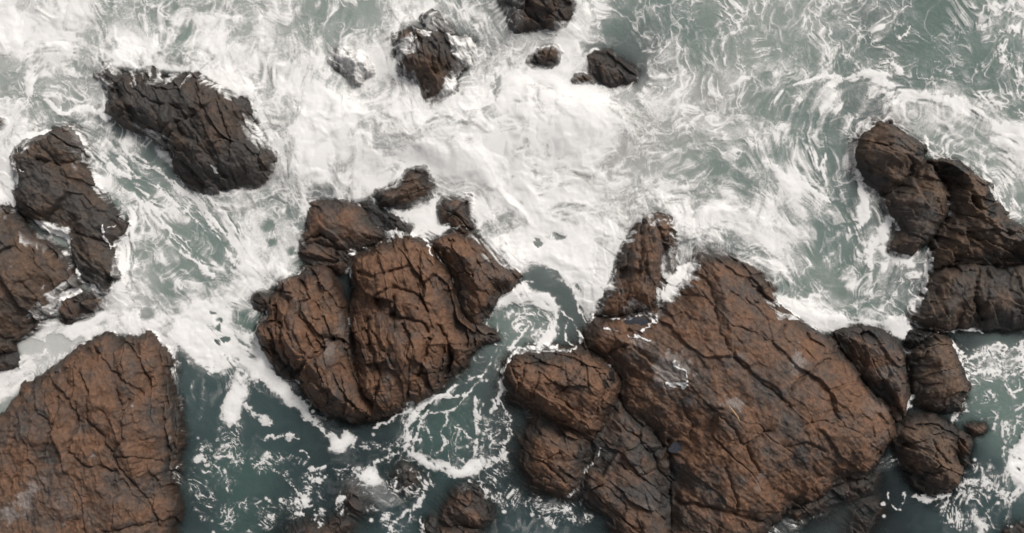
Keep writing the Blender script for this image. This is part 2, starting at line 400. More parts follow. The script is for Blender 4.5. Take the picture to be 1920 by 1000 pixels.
rock('rock', 'ridged brown rock at the right frame edge with a mussel black upper rim', 'rock', 2.0, 1.0,
     [(1742,303),(1760,298),(1790,303),(1812,318),(1825,333),(1850,348),(1860,373),(1877,398),(1902,418),(1922,436),(1980,480),(2080,520),(2080,530),(1920,492),(1870,498),(1830,493),(1790,495),(1750,503),(1749,480),(1752,450),(1770,420),(1780,380),(1772,345),(1757,322)], rust=0.50, dark=0.05, block=50, ang=30, base=0.35, hue=0.8)
rock('rock', 'dark brown cliff-like rock at the right frame edge, over the calm grey inlet', 'rock', 1.5, 0.9,
     [(1747,506),(1790,498),(1830,496),(1870,501),(1920,495),(2080,533),(2080,640),(1920,618),(1880,615),(1850,618),(1820,610),(1790,615),(1760,618),(1735,615),(1712,610),(1705,595),(1720,580),(1725,560),(1735,540)], rust=0.32, dark=0.12, block=65, ang=75, base=0.3, smooth=0.5, hue=0.8)
rock('boulder', 'dark grey veined boulder wedged between the big slab and the surf-filled notch', 'boulder', 1.2, 0.7,
     [(1560,622),(1580,612),(1610,612),(1640,615),(1665,625),(1685,640),(1695,660),(1700,690),(1702,720),(1704,740),(1700,760),(1695,780),(1680,787),(1665,767),(1640,737),(1615,707),(1600,682),(1580,657),(1568,642)], rust=0.30, dark=0.08, block=45, ang=60, base=0.15)
rock('boulder', 'brown boulder beside the foamy water at right, with a black mussel covered neighbour above', 'boulder', 1.3, 0.7,
     [(1702,667),(1704,657),(1715,642),(1730,629),(1750,629),(1765,634),(1780,645),(1795,670),(1805,695),(1812,720),(1810,745),(1800,755),(1798,770),(1785,765),(1760,768),(1740,762),(1718,755),(1709,730),(1706,700)], rust=0.48, dark=0.02, block=60, ang=-15, base=0.25, smooth=0.2, hue=0.8)
rock('boulder', 'black mussel covered boulder at the tip of the surf-filled notch', 'boulder', 0.8, 0.4,
     [(1703,622),(1720,614),(1745,617),(1753,627),(1740,638),(1720,653),(1702,657),(1697,640)], rust=0.0, dark=0.95, block=20)
rock('boulder', 'round brown boulder with a winding crack, lowest of the right group, in dark water', 'boulder', 1.5, 0.8,
     [(1672,815),(1680,800),(1700,790),(1720,782),(1750,782),(1770,790),(1785,805),(1795,820),(1795,840),(1787,847),(1797,865),(1800,890),(1800,910),(1785,920),(1755,928),(1735,925),(1715,912),(1705,890),(1695,870),(1685,850),(1675,835)], rust=0.5, dark=0.0, block=48, ang=20, base=0.2, hue=0.8)
rock('boulder', 'small dark rock tucked against the right side of the round cracked boulder', 'boulder', 0.55, 0.4,
     [(1790,815),(1805,808),(1820,815),(1825,835),(1815,855),(1818,870),(1805,877),(1797,855),(1790,840)], rust=0.2, dark=0.25, block=30)
rock('boulder', 'small brown rock in the water at far right, outermost of the right group', 'boulder', 0.35, 0.35,
     [(1810,800),(1825,792),(1845,795),(1850,805),(1840,815),(1820,817)], rust=0.35, dark=0.15, block=25)
# rocks along the bottom edge
rock('boulder', 'rounded rusty boulder alone in the dark water at the bottom centre', 'boulder', 0.9, 0.7,
     [(828,975),(830,950),(845,935),(862,920),(885,918),(905,930),(915,950),(915,975),(900,987),(880,990),(860,988),(840,985)], rust=0.5, dark=0.08, block=45, apron=1.8)
rock('rock', 'dark brown rock cut by the bottom frame edge under the rounded rusty boulder', 'rock', 0.6, 0.5,
     [(818,990),(845,987),(870,991),(895,993),(903,1010),(890,1060),(820,1060),(812,1005)], rust=0.3, dark=0.15, block=35)
rock('boulder', 'small black rock beside the rounded rusty boulder at the bottom edge', 'boulder', 0.35, 0.3,
     [(795,985),(805,970),(818,970),(822,988),(812,1000),(798,1000)], rust=0.05, dark=0.3, block=25)
rock('boulder', 'small olive brown rock tip breaking the dark water near the bottom', 'boulder', 0.3, 0.25,
     [(652,935),(658,925),(668,927),(676,940),(683,955),(675,962),(660,958)], rust=0.35, dark=0.1, block=20, apron=2.5)
rock('boulder', 'barely awash rock tip with foam specks around it, left of the foam fan', 'boulder', 0.12, 0.3,
     [(745,895),(755,880),(770,885),(780,895),(772,910),(758,915)], rust=0.3, dark=0.2, block=20, apron=2.5)
rock('rock', 'low brown rock cut by the bottom frame edge, left of the olive rock tip', 'rock', 0.35, 0.4,
     [(540,1000),(560,990),(600,990),(635,978),(648,975),(652,985),(640,1003),(620,1060),(545,1060)], rust=0.4, dark=0.12, block=35, apron=2.2)
rock('rock', 'submerged brown rock at the bottom edge right of the big slab', 'rock', 0.1, 0.5,
     [(1595,990),(1605,960),(1620,945),(1645,945),(1652,957),(1640,977),(1632,1000),(1625,1060),(1590,1060)], rust=0.35, dark=0.05, block=35, base=-0.1, apron=2.2)
rock('rock', 'low drowned ledge along the lower edge of the big slab', 'rock', 0.35, 0.6,
     [(1478,962),(1500,945),(1530,930),(1560,905),(1600,895),(1642,895),(1638,920),(1600,937),(1560,952),(1520,967),(1490,977)], rust=0.32, dark=0.12, block=40, base=-0.08, apron=2.2)
rock('boulder', 'small dark rock in the bottom right corner of the view', 'boulder', 0.5, 0.4,
     [(1885,997),(1905,985),(1930,980),(1960,1000),(1960,1060),(1880,1060)], rust=0.15, dark=0.2, block=25)

CR = [  # cracks: half width px, depth m, polyline
 (4,.30,[(236,642),(250,670),(265,695),(281,722)]),(3.5,.28,[(305,642),(310,690),(308,730),(312,765)]),(3,.2,[(178,658),(200,690),(225,715),(250,730),(264,742)]),
 (3,.22,[(236,752),(228,785),(225,805),(228,830),(205,850)]),(3,.25,[(160,790),(185,815),(200,845),(210,865),(235,900),(265,930),(285,960),(297,988)]),
 (2.5,.2,[(105,745),(103,780),(95,805),(80,840),(70,872)]),(2.5,.22,[(140,755),(143,790),(135,820),(128,845),(140,860),(155,873),(190,880),(210,886)]),
 (2.5,.18,[(32,785),(20,820),(8,855)]),(2.5,.15,[(62,775),(96,799)]),(2.5,.25,[(195,1000),(260,988),(292,979)]),(3,.3,[(313,885),(313,850),(305,800),(300,755)]),
 (3,.3,[(325,755),(328,800),(325,865)]),(2.5,.2,[(212,860),(250,859),(300,866)]),(2.5,.2,[(345/2+40,735),(225,770)]),(2.5,.18,[(150,700),(165,740),(160,780)]),
 (2.5,.18,[(290,640),(300,680)]),(2,.15,[(282,900),(284,950)]),(2,.15,[(230,910),(272,955)]),
 (3,.25,[(558,526),(570,545),(577,562),(560,570),(552,590)]),(3.5,.3,[(590,570),(600,590),(612,615),(620,637)]),(2.5,.2,[(558,595),(580,620),(597,655)]),
 (4,.35,[(522,606),(523,640),(535,680),(545,714)]),(4,.35,[(622,632),(602,655),(575,680),(550,702),(544,716)]),(3,.25,[(500,620),(512,660),(530,690)]),
 (3,.25,[(636,700),(645,735),(658,760)]),(3,.2,[(600,690),(615,730),(610,760)]),(3,.2,[(540,560),(530,600),(540,640)]),(3,.25,[(640,640),(655,690),(672,730)]),
 (3.5,.35,[(728,592),(760,598),(785,605),(802,622)]),(3,.3,[(755,612),(765,640),(760,665),(768,682)]),(3.5,.35,[(802,638),(796,660),(790,690),(784,706)]),
 (2.5,.2,[(700,622),(720,660),(737,692)]),(4,.35,[(688,600),(694,640),(705,690),(709,720),(700,750)]),(3.5,.35,[(822,612),(840,650),(845,680),(836,708)]),
 (3,.3,[(830,655),(826,690),(820,718)]),(3,.25,[(765,680),(762,720),(763,755)]),(3,.25,[(735,560),(738,575),(735,592)]),(3,.25,[(700,560),(730,540),(760,545),(790,560),(802,585)]),
 (3,.25,[(672,510),(700,520),(730,510),(760,500)]),(2.5,.25,[(780,580),(790,540),(785,500)]),(2.5,.2,[(780,705),(815,700)]),
 (4,.3,[(1258,936),(1290,946),(1330,955),(1380,968),(1427,980)]),(3,.25,[(1395,836),(1420,821),(1444,809)]),(3,.22,[(1400,838),(1415,870),(1427,887)]),
 (3,.25,[(1478,737),(1500,715),(1530,690),(1557,674)]),(2,.12,[(1440,640),(1492,598)]),(2.5,.18,[(1430,720),(1460,742),(1482,762)]),
 (3,.15,[(1318,500),(1340,560),(1350,620),(1375,665),(1400,692)]),(4,.3,[(1256,830),(1262,890),(1257,936)]),(2.5,.15,[(1330,760),(1370,800),(1395,836)]),
 (2.5,.15,[(1160,870),(1200,895),(1235,880)]),(2,.12,[(1400,560),(1440,600),(1450,640)]),(2.5,.15,[(1500,800),(1540,790),(1580,800)]),(2.5,.15,[(1360,880),(1380,930),(1384,968)]),
 (2,.12,[(1280,760),(1300,800),(1290,840)]),(2.5,.16,[(1480,840),(1510,830),(1545,845)]),
 (2.5,.2,[(985,690),(975,722)]),(2.5,.2,[(1012,700),(1000,742)]),(3,.2,[(1090,685),(1062,728),(1043,746)]),(2.5,.22,[(1018,868),(1035,885),(1062,906)]),(2.5,.2,[(1018,867),(1050,850)]),
 (2.5,.2,[(1115,690),(1140,730),(1120,770)]),(2.5,.18,[(960,690),(1000,682),(1050,690)]),
 (2,.18,[(1800,400),(1850,412),(1900,442)]),(2,.18,[(1800,440),(1850,450),(1910,475)]),(2,.16,[(1790,350),(1830,370),(1850,395)]),(2.5,.2,[(1700,290),(1715,305),(1712,318)]),(2,.15,[(1640,270),(1690,272),(1720,290)]),
 (3,.25,[(1678,842),(1720,832),(1750,820),(1772,815)]),(3,.2,[(1748,826),(1765,848),(1782,872)]),(2.5,.2,[(1715,800),(1750,795),(1785,812)]),(2.5,.2,[(1720,880),(1750,890),(1790,880)]),
 (2.5,.22,[(1705,680),(1735,672),(1740,660)]),(3,.25,[(1712,650),(1709,700),(1716,750)]),(4,.35,[(1840,505),(1835,550),(1845,600)]),
 (3,.22,[(345,300),(360,320),(381,347)]),(2.5,.15,[(400,165),(420,230),(431,260),(425,300)]),(2.5,.15,[(290,255),(320,230),(360,215)]),(2.5,.2,[(432,322),(441,347)]),(2.5,.15,[(240,160),(280,190),(330,200)]),
 (4,.3,[(48,414),(75,445),(102,480)]),(2.5,.2,[(55,468),(60,487)]),(3,.22,[(138,437),(180,450),(202,456)]),(2.5,.15,[(40,530),(70,560),(60,600)]),(2.5,.2,[(68,300),(110,308),(150,300)]),
 (5,.25,[(1200,428),(1204,465),(1200,505)]),(7,.45,[(1236,422),(1250,470),(1246,525)]),(3,.15,[(1178,470),(1176,505)]),
 (5,.3,[(640,520),(650,560),(660,600)]),(3,.2,[(505,478),(600,440)]),(3,.2,[(600,440),(625,455),(630,480)]),
]
PALE = [  # pale weathered or salt crusted patches: x, y, rx, ry, strength
 (1258,698,38,36,1.7),(1495,680,14,24,1.1),(1378,756,22,12,1.1),(1200,642,22,12,.9),(1385,672,18,8,.5),(1270,610,10,8,.3),
 (20,965,16,20,1.2),(45,940,14,26,1.3),(62,915,14,14,1.0),(75,900,18,8,.5),(120,945,20,16,.35),(150,925,10,18,.3),
 (616,655,12,18,.7),(640,610,8,30,.5),(655,630,6,26,.5),(1258,952,9,10,.7),(1215,950,14,7,.6),(1420,910,8,18,.4),(1430,888,8,10,.6),(1268,900,10,6,.5),
 (1660,700,22,12,.45),(1650,760,20,16,.4),(1630,770,16,20,.35),(1236,775,6,4,.6),(1255,870,8,6,.5),(1640,820,20,16,.3),(1690,780,8,6,.6),(1725,835,10,9,.5),
 (318,879,6,4,3.0),(317,823,3,5,3.0),(322,838,2,4,2.5),(247,761,3,2,2.5),(175,855,3,3,1.5),(116,985,4,4,1.5),
]
DARKS = [ # mussels and black weed; the central gully entry paints its shadow dark
 (1785,322,34,22,1),(1728,285,14,14,1),(1858,370,10,22,1),(1866,398,9,16,1),(1800,345,22,18,.8),(1738,362,7,7,1),(1657,337,14,5,1),(1640,346,6,5,.8),(1690,310,8,6,.8),(1900,420,18,8,.9),
 (1680,236,22,8,.8),(1148,706,8,20,1),(1136,722,7,10,.9),(1164,520,7,6,.9),(1168,545,12,5,.9),(1208,578,26,7,.8),(1238,568,14,8,.9),(1540,616,26,11,1),(1520,606,20,8,.9),(1725,636,26,18,1),
 (1206,502,4,4,.9),(1308,508,5,5,.9),(1428,536,4,6,.9),(648,555,12,40,.7),(1170,650,5,4,1),(1005,699,4,4,.9),(870,990,20,20,.3),(60,305,22,14,.8),(60,265,20,10,.7),(40,340,10,40,.6),
 (200,125,12,8,.6),(290,132,12,8,.8),(345,146,20,8,.7),(420,170,20,10,.7),(470,200,12,20,.7),(215,640,18,8,.5),(185,655,10,8,.7),(60,722,14,10,.7),(110,685,14,10,.6),(1786,765,16,8,1),(1805,740,6,14,.8),
 (885,372,8,10,.9),(780,318,24,8,.8),(1455,560,10,20,.7),(1265,450,6,30,.6),
]

def rot(x, y, a):
    c, s = math.cos(a), math.sin(a)
    return x * c + y * s, -x * s + y * c

POOLS = [(1276, 838, 17, 11), (1196, 606, 20, 11)]
HALL = np.full((NY, NX), -3.0, f4)       # top of everything solid
QM = np.zeros((NY, NX), f4)              # how big the nearby rock is, 0..1
DIN = np.full((NY, NX), -200.0, f4)      # signed distance to the nearest outline, px, + inside
builds = []
for k, (name, label, cat, H, w, pts, o) in enumerate(RK):
    ap = o.get('apron', 1.0)
    pad = 60 * max(1.0, ap * 0.8)
    sy, sx = win(pts, pad)
    X, Y = PX[sy, sx], PY[sy, sx]
    area = 0.5 * abs(sum(pts[i][0] * pts[(i + 1) % len(pts)][1] - pts[(i + 1) % len(pts)][0] * pts[i][1] for i in range(len(pts))))
    size = math.sqrt(area)
    q = min(1.0, size / 150.0)
    d = seg_dist(X, Y, pts, True)
    d = np.where(inside(X, Y, pts), d, -d)
    jx, jy = rot(X, Y, math.radians(o.get('ang', 40)))
    jag = worley(jx / 30, jy / 17, k + 80)
    d = d + (fbm(X / 24, Y / 24, 3, 3) * 3.0 + (jag[2] - 0.5) * 9.0 * sm(0, 0.1, jag[1]) + fbm(X / 8, Y / 8, 9, 2) * 2.0) * f4(0.4 + 0.6 * q)
    QM[sy, sx] = np.where(d > DIN[sy, sx], f4(q), QM[sy, sx])
    DIN[sy, sx] = np.maximum(DIN[sy, sx], d)
    dm = d / S
    base = o.get('base', 0.05)
    dome = base + (H - base) * (1 - (1 - np.clip(dm / (w * 2.0), 0, 1)) ** 1.8)
    # traced marks are read where they appear from the drone, so undo the parallax of the dome
    kk = CAMZ / (CAMZ - np.maximum(dome, 0))
    U = 960 + (X - 960) * kk; V = 500 + (Y - 500) * kk
    ang = math.radians(o.get('ang', 40))
    wx = U + fbm(U / 70, V / 70, 21, 3) * 15; wy = V + fbm(U / 70, V / 70, 31, 3) * 15
    B = o.get('block', 60)
    rx, ry = rot(wx, wy, ang)
    F1, E, ra, rb, rc, ox, oy = worley(rx / (B * 2.0), ry / (B * 0.75), k)
    st = o.get('step', 1.0) * (0.4 + 0.6 * q) * (1 - o.get('smooth', 0) * 0.7)
    # jointed blocks: every block has its own level and its own dip, with a joint along some of its edges
    h = (rb - 0.5) * 0.42 * st * sm(0, 0.045, E)
    h = h + (ox * np.cos(ra * 6.283) * 1.5 + oy * np.sin(ra * 6.283)) * 0.36 * st * sm(0, 0.05, E)
    h = h - 0.10 * st * (rc > 0.5) * rc * (1 - sm(0.0, 0.04, E))
    rx2, ry2 = rot(U + fbm(U / 30, V / 30, 41, 3) * 6, V + fbm(U / 30, V / 30, 51, 3) * 6, ang + 0.15)
    F1b, Eb, ra2, rb2, rc2, ox2, oy2 = worley(rx2 / (B * 0.95), ry2 / (B * 0.30), k + 40)
    h = h + ((rb2 - 0.5) * 0.11 + (ox2 * np.cos(ra2 * 6.283) * 1.5 + oy2 * np.sin(ra2 * 6.283)) * 0.12) * sm(0, 0.06, Eb) * st
    h = h - 0.045 * (rc2 > 0.65) * (1 - sm(0, 0.09, Eb)) * st
    h = h + fbm(U / 60, V / 60, 61 + k, 3) * 0.30 * q + (np.abs(fbm(U / 30, V / 30, 65 + k, 3)) - 0.25) * 0.14 * q
    rgx, rgy = rot(U, V, ang)
    h = h + (ridged(rgx / 46, rgy / 15, 71, 3) - 0.5) * 0.06 * q * (1 - o.get('smooth', 0) * 0.6)
    rough = 0.45 + 0.9 * sm(-0.3, 0.5, fbm(U / 80, V / 80, 77 + k, 2))
    h = h + (fbm(U / 13, V / 13, 81, 4, 0.6) * 0.060 + fbm(U / 5, V / 5, 85, 2) * 0.020) * rough
    # traced cracks
    for hw, dep, pl in CR:
        xs = [p[0] for p in pl]; ys = [p[1] for p in pl]
        if max(xs) < X.min() - 20 or min(xs) > X.max() + 20 or max(ys) < Y.min() - 20 or min(ys) > Y.max() + 20: continue
        ww = (U > min(xs) - 30) & (U < max(xs) + 30) & (V > min(ys) - 30) & (V < max(ys) + 30)
        if not ww.any(): continue
        u = U[ww]; v = V[ww]
        dc = seg_dist(u + fbm(u / 14, v / 14, 91, 3) * 5, v + fbm(u / 14, v / 14, 95, 3) * 5, pl)
        h[ww] -= dep * 0.95 * np.exp(-(dc / (hw * 0.85)) ** 2) + dep * 0.32 * np.exp(-(dc / (hw * 4)) ** 2)
    for ex, ey, erx, ery in POOLS:
        r = np.sqrt(((U - ex) / erx) ** 2 + ((V - ey) / ery) ** 2)
        if r.min() < 1: h = h * sm(0.9, 1.7, r) - 0.10 * (1 - sm(0.6, 1.25, r))
    rel = h * sm(-2, 16 * (0.4 + 0.6 * q), d)
    tx, ty = o.get('tilt', (0, 0))
    mx = sum(p[0] for p in pts) / len(pts); my = sum(p[1] for p in pts) / len(pts)
    tilt = ((X - mx) * tx + (Y - my) * ty) / S * 2 * (1 - np.exp(-np.maximum(dm, 0) / w))
    z = dome + rel + tilt
    slope = 2.2 / ap
    outz = base - np.maximum(-dm, 0) * slope * (1 + 0.3 * np.maximum(-dm, 0)) + h * 0.35
    z = np.where(dm > 0, np.maximum(z, base - 0.25 + 0 * z), np.minimum(outz, base + 0.05))
    HALL[sy, sx] = np.where(dm > -1.6 * ap, np.maximum(HALL[sy, sx], z), HALL[sy, sx])
    # colour masks
    n = fbm(U / 55, V / 55, 101 + k, 4)
    rust = o.get('rust', 0.5) * 1.1 + 0.07 + n * 0.50 + (rb - 0.5) * 0.30 + (rb2 - 0.5) * 0.25
    pale = np.zeros_like(z); dark = np.full_like(z, o.get('dark', 0.0))
    wob = 1 + fbm(U / 12, V / 12, 111, 3) * 0.9
    for (ex, ey, erx, ery, es) in PALE:
        if ex < X.min() - 60 or ex > X.max() + 60 or ey < Y.min() - 60 or ey > Y.max() + 60: continue
        r = np.sqrt(((U - ex) / erx) ** 2 + ((V - ey) / ery) ** 2) * wob
        pale = np.maximum(pale, es * (1 - sm(0.55, 1.1, r)))
    for (ex, ey, erx, ery, es) in DARKS:
        if ex < X.min() - 60 or ex > X.max() + 60 or ey < Y.min() - 60 or ey > Y.max() + 60: continue
        r = np.sqrt(((U - ex) / erx) ** 2 + ((V - ey) / ery) ** 2) * wob
        dark = np.maximum(dark, es * (1 - sm(0.5, 1.15, r)))
    tide = 1 - sm(0.12 + 0.06 * H, min(1.1, 0.22 + 0.45 * H), z + n * 0.25 * min(1, H))                  # wet, weed-stained band at the waterline
    dark = np.maximum(dark, tide * 0.78)
    hue = np.full_like(z, o.get('hue', 0.2))
    keep = (dm > -1.55 * ap)
    kf = keep[:-1, :-1] & keep[1:, :-1] & keep[:-1, 1:] & keep[1:, 1:] & (z[:-1, :-1] > -2.6)
    builds.append((name, label, cat, X, Y, z, kf, (np.clip(rust, 0, 1.2), np.clip(pale, 0, 2), np.clip(dark, 0, 1), hue)))
# only leave the faces of a rock that are not buried more than a little in a neighbour
for name, label, cat, X, Y, z, kf, at in builds:
    j = int(round((Y[0, 0] - GY0) / ST)); i = int(round((X[0, 0] - GX0) / ST))
    Hs = HALL[j:j + X.shape[0], i:i + X.shape[1]]
    kf = kf & ((Hs - z)[:-1, :-1] < 0.5)
    tag(grid_mesh(name, X, Y, z, kf, ROCK, {'rk': at}), label, cat, 'rocks and boulders in the surf')
print('rocks', round(time.time() - T0, 1), flush=True)

#@@WATER@@
# ------------------------------------------------------------------ flow field of the water (orientation), from traced streamlines
GUIDE = [
 [(120,250),(200,310),(290,390),(400,470),(470,520)],[(330,300),(420,400),(470,480)],[(250,500),(300,560),(380,640),(450,700),(560,750)],[(260,420),(250,500),(220,580)],
 [(230,600),(120,660),(0,740)],[(260,580),(150,620),(40,680)],[(60,190),(80,130),(140,105),(190,150)],[(30,260),(110,215),(180,225)],[(20,160),(60,200),(150,250)],[(10,260),(15,340),(30,400)],
 [(225,120),(205,60),(190,0)],[(280,125),(260,60),(250,10)],[(320,130),(350,60),(370,0)],[(370,140),(430,90),(480,70)],[(440,170),(490,200),(510,270)],[(100,60),(110,0)],[(20,80),(60,70),(150,80)],
 [(480,20),(500,120),(510,200)],[(560,60),(575,180),(570,320)],[(640,170),(625,340)],[(700,130),(740,200),(770,270)],[(720,160),(700,300)],[(610,10),(590,90),(560,150)],[(700,0),(690,60),(700,110)],
 [(880,10),(925,90),(930,180)],[(860,30),(900,90),(905,180)],[(960,80),(1010,75),(1070,90)],
 [(800,225),(900,195),(1000,180),(1100,180),(1190,220)],[(750,290),(860,320),(960,300)],[(830,340),(900,380),(930,430)],[(900,410),(950,470),(1040,520),(1100,580)],[(950,370),(1020,420),(1080,480),(1120,540)],
 [(1130,20),(1120,80),(1080,140)],[(1180,10),(1220,80),(1265,160),(1270,230)],[(1250,250),(1340,175),(1440,150),(1550,95)],[(1330,20),(1370,80),(1340,140)],
 [(1050,260),(1150,300),(1250,290),(1350,250)],[(1000,430),(1090,380),(1220,345),(1350,330)],[(1300,430),(1390,470),(1480,540)],[(1290,360),(1400,390),(1480,450),(1530,540)],
 [(1480,180),(1470,260),(1500,330),(1570,400),(1600,480)],[(1530,190),(1515,250),(1530,320)],[(1560,180),(1540,240),(1550,320)],[(1585,260),(1610,215),(1690,180),(1780,230),(1900,330)],[(1540,210),(1600,165),(1690,150)],
 [(1700,150),(1800,175),(1920,240)],[(1800,260),(1850,320),(1880,390),(1930,430)],[(1450,300),(1500,370),(1580,430)],
 [(1450,550),(1550,585),(1650,605)],[(1640,500),(1600,545),(1500,560)],[(1690,510),(1700,560),(1700,625)],[(1610,340),(1630,400),(1640,470)],
 [(1700,20),(1800,90),(1850,170)],[(1900,20),(1850,100),(1880,200)],[(1560,20),(1600,60),(1560,130)],[(1440,30),(1450,110)],
 [(975,640),(940,720),(900,850)],[(890,680),(790,780),(765,850)],[(770,875),(850,895),(930,880)],[(850,730),(835,800),(825,850)],[(890,730),(888,800),(888,860)],[(910,780),(912,850)],[(800,770),(785,830)],[(960,780),(940,860)],
 [(400,690),(420,790),(470,860),(560,930)],[(360,760),(380,860),(370,960)],[(600,885),(700,885),(790,900)],[(800,900),(760,970)],
 [(1800,705),(1920,700)],[(1900,780),(1905,880),(1830,1000)],[(1830,640),(1880,650)],[(1660,950),(1740,940)],
]
for rr in (18, 36, 55, 75, 95):
    GUIDE.append([(985 + rr * math.cos(a), 612 + 0.85 * rr * math.sin(a)) for a in np.linspace(-3.4, 0.9, 12)])
gp = []
for g in GUIDE:
    for (ax, ay), (bx, by) in zip(g[:-1], g[1:]):
        L = math.hypot(bx - ax, by - ay); n = max(1, int(L / 22)); th = math.atan2(by - ay, bx - ax)
        for q in range(n):
            t = (q + 0.5) / n
            gp.append((ax + (bx - ax) * t, ay + (by - ay) * t, th))
gp = np.array(gp, f4)
cgx = np.arange(GX0, GX1 + 20, 15.0, dtype=f4); cgy = np.arange(GY0, GY1 + 20, 15.0, dtype=f4)
CX, CY = np.meshgrid(cgx, cgy)
c2 = np.zeros_like(CX); s2 = np.zeros_like(CX)
for (x, y, th) in gp:
    wgt = 1.0 / ((CX - x) ** 2 + (CY - y) ** 2 + 300.0) ** 1.5
    c2 += wgt * math.cos(2 * th); s2 += wgt * math.sin(2 * th)

def up(a, X=None, Y=None, gx0=None, gy0=None, st=15.0):
    X = PX if X is None else X; Y = PY if Y is None else Y
    fx = np.clip((X - (GX0 if gx0 is None else gx0)) / st, 0, a.shape[1] - 1.001); fy = np.clip((Y - (GY0 if gy0 is None else gy0)) / st, 0, a.shape[0] - 1.001)
    i = fx.astype(np.int32); j = fy.astype(np.int32); fx = fx - i; fy = fy - j
    return ((a[j, i] * (1 - fx) + a[j, i + 1] * fx) * (1 - fy) + (a[j + 1, i] * (1 - fx) + a[j + 1, i + 1] * fx) * fy).astype(f4)

nrm = np.sqrt(c2 ** 2 + s2 ** 2) + 1e-12
ANG = 0.5 * np.arctan2(up((s2 / nrm).astype(f4)), up((c2 / nrm).astype(f4)))
ANG = ANG + fbm(PX / 110, PY / 110, 121, 3) * 0.55 + fbm(PX / 28, PY / 28, 125, 2) * 0.45
VX, VY = np.cos(ANG).astype(f4), np.sin(ANG).astype(f4)

def lic(chs, steps, h=1.6):
    """smear the given noise channels along the flow"""
    acc = [c.copy() for c in chs]
    I0, J0 = np.meshgrid(np.arange(NX, dtype=f4), np.arange(NY, dtype=f4))
    outs = {}
    for sgn in (1, -1):
        x = I0.copy(); y = J0.copy(); dx = VX * sgn; dy = VY * sgn
        for s in range(steps):
            x += dx * h; y += dy * h
            i = np.clip(x, 0, NX - 1).astype(np.int32); j = np.clip(y, 0, NY - 1).astype(np.int32)
            id_ = j * NX + i
            vx = VX.ravel()[id_]; vy = VY.ravel()[id_]
            flip = np.where(vx * dx + vy * dy < 0, f4(-1), f4(1))
            dx = vx * flip; dy = vy * flip
            wg = f4(1 - (s + 1) / (steps + 1) * 0.7)
            for q, c in enumerate(chs):
                acc[q] += c.ravel()[id_] * wg
    return acc

def warp(x, y, L, a, sd):
    return x + fbm(PX / L, PY / L, sd, 3) * a, y + fbm(PX / L, PY / L, sd + 5, 3) * a
z1 = lambda a: ((a - a.mean()) / a.std()).astype(f4)
wxx, wyy = warp(PX, PY, 120, 60, 131)
wxx, wyy = wxx + fbm(wxx / 50, wyy / 50, 141, 3) * 17, wyy + fbm(wxx / 50, wyy / 50, 145, 3) * 17
white = blur(rng.standard_normal((NY, NX)).astype(f4), 1)
def fil(x, y, L, sd, p=2.2):
    return np.clip(1 - np.abs(fbm(x / L, y / L, sd, 3, 0.55)) * 1.5, 0, 1) ** f4(p)
rid = fil(wxx, wyy, 62, 151) + 0.7 * fil(wxx, wyy, 27, 155)
rid2 = fil(wxx, wyy, 15, 161, 1.6) + 0.6 * fil(wxx, wyy, 7.5, 165, 1.4)
def lines(x, y, L, sd, wdt):
    return np.exp(-(np.abs(fbm(x / L, y / L, sd, 3, 0.5)) / wdt) ** 1.3)
def mod(L, sd):
    return sm(-0.45, 0.35, fbm(PX / L, PY / L, sd, 2))
tA = np.maximum(lines(wxx, wyy, 125, 301, .032) * mod(80, 305), lines(wxx + 900, wyy, 75, 341, .042) * mod(70, 345))
tB = np.maximum(lines(wxx, wyy, 48, 311, .06) * mod(55, 315), lines(wxx, wyy + 700, 25, 321, .09) * mod(44, 325))
tC = lines(wxx, wyy, 12, 331, .15) * mod(36, 335)
thin = np.maximum(np.maximum(tA, tB * 0.9), tC * 0.45)
web = np.maximum(np.maximum(tB, lines(wxx + 300, wyy + 200, 17, 381, .13) * mod(40, 385)), 0.7 * tC)
streak, strand, strand2, thinL = lic([white, rid, rid2, thin], 10)
streakS, rS, thinS = lic([white, rid2, thin], 6, 1.3)
w2x = PX + fbm(PX / 34, PY / 34, 171, 3) * 26; w2y = PY + fbm(PX / 34, PY / 34, 181, 3) * 26
e1 = worley(w2x / 44, w2y / 44, 5)[1]
e2 = worley(w2x / 19, w2y / 19, 9)[1]
lace = np.exp(-e1 * 7) * 1.0 + np.exp(-e2 * 6) * 0.55
bil = fbm(wxx / 95, wyy / 95, 191, 5, 0.6)
# two characters of foam: streaky moving foam and lacy/blobby resting foam
Tstreak = equal(z1(strand) * 0.55 + z1(strand2) * 0.40 + z1(rid) * 0.22 + z1(rid2) * 0.20 + z1(rS) * 0.45 + z1(streak) * 0.28 + z1(streakS) * 0.25 + z1(lace) * 0.22 + z1(bil) * 0.95)
Tflow = equal(z1(strand) * 0.85 + z1(strand2) * 0.65 + z1(streak) * 0.40 + z1(rS) * 0.40 + z1(streakS) * 0.2 + z1(bil) * 0.55)
Tlace = equal(z1(lace) * 0.7 + z1(rid) * 0.5 + z1(rS) * 0.35 + z1(strand2) * 0.35 + z1(streakS) * 0.25 + z1(bil) * 0.6)
Tblob = equal(z1(fbm(w2x / 30, w2y / 30, 201, 4, 0.65)) * 0.55 + z1(fbm(PX / 8, PY / 8, 205, 3, 0.6)) * 0.35 + z1(web) * 0.85 + z1(thinS) * 0.06)
Tveil = equal(z1(bil) * 1.0 + z1(strand) * 0.45 + z1(rS) * 0.30 + z1(lace) * 0.25 + z1(streak) * 0.10)
nrm1 = lambda a: np.clip(a / np.quantile(a, 0.985), 0, 1.3).astype(f4)
Fshort = np.clip(0.75 * nrm1(thin) + 0.40 * nrm1(thinS) + 0.22 * nrm1(np.exp(-e2 * 7) * mod(50, 391)), 0, 1.2)
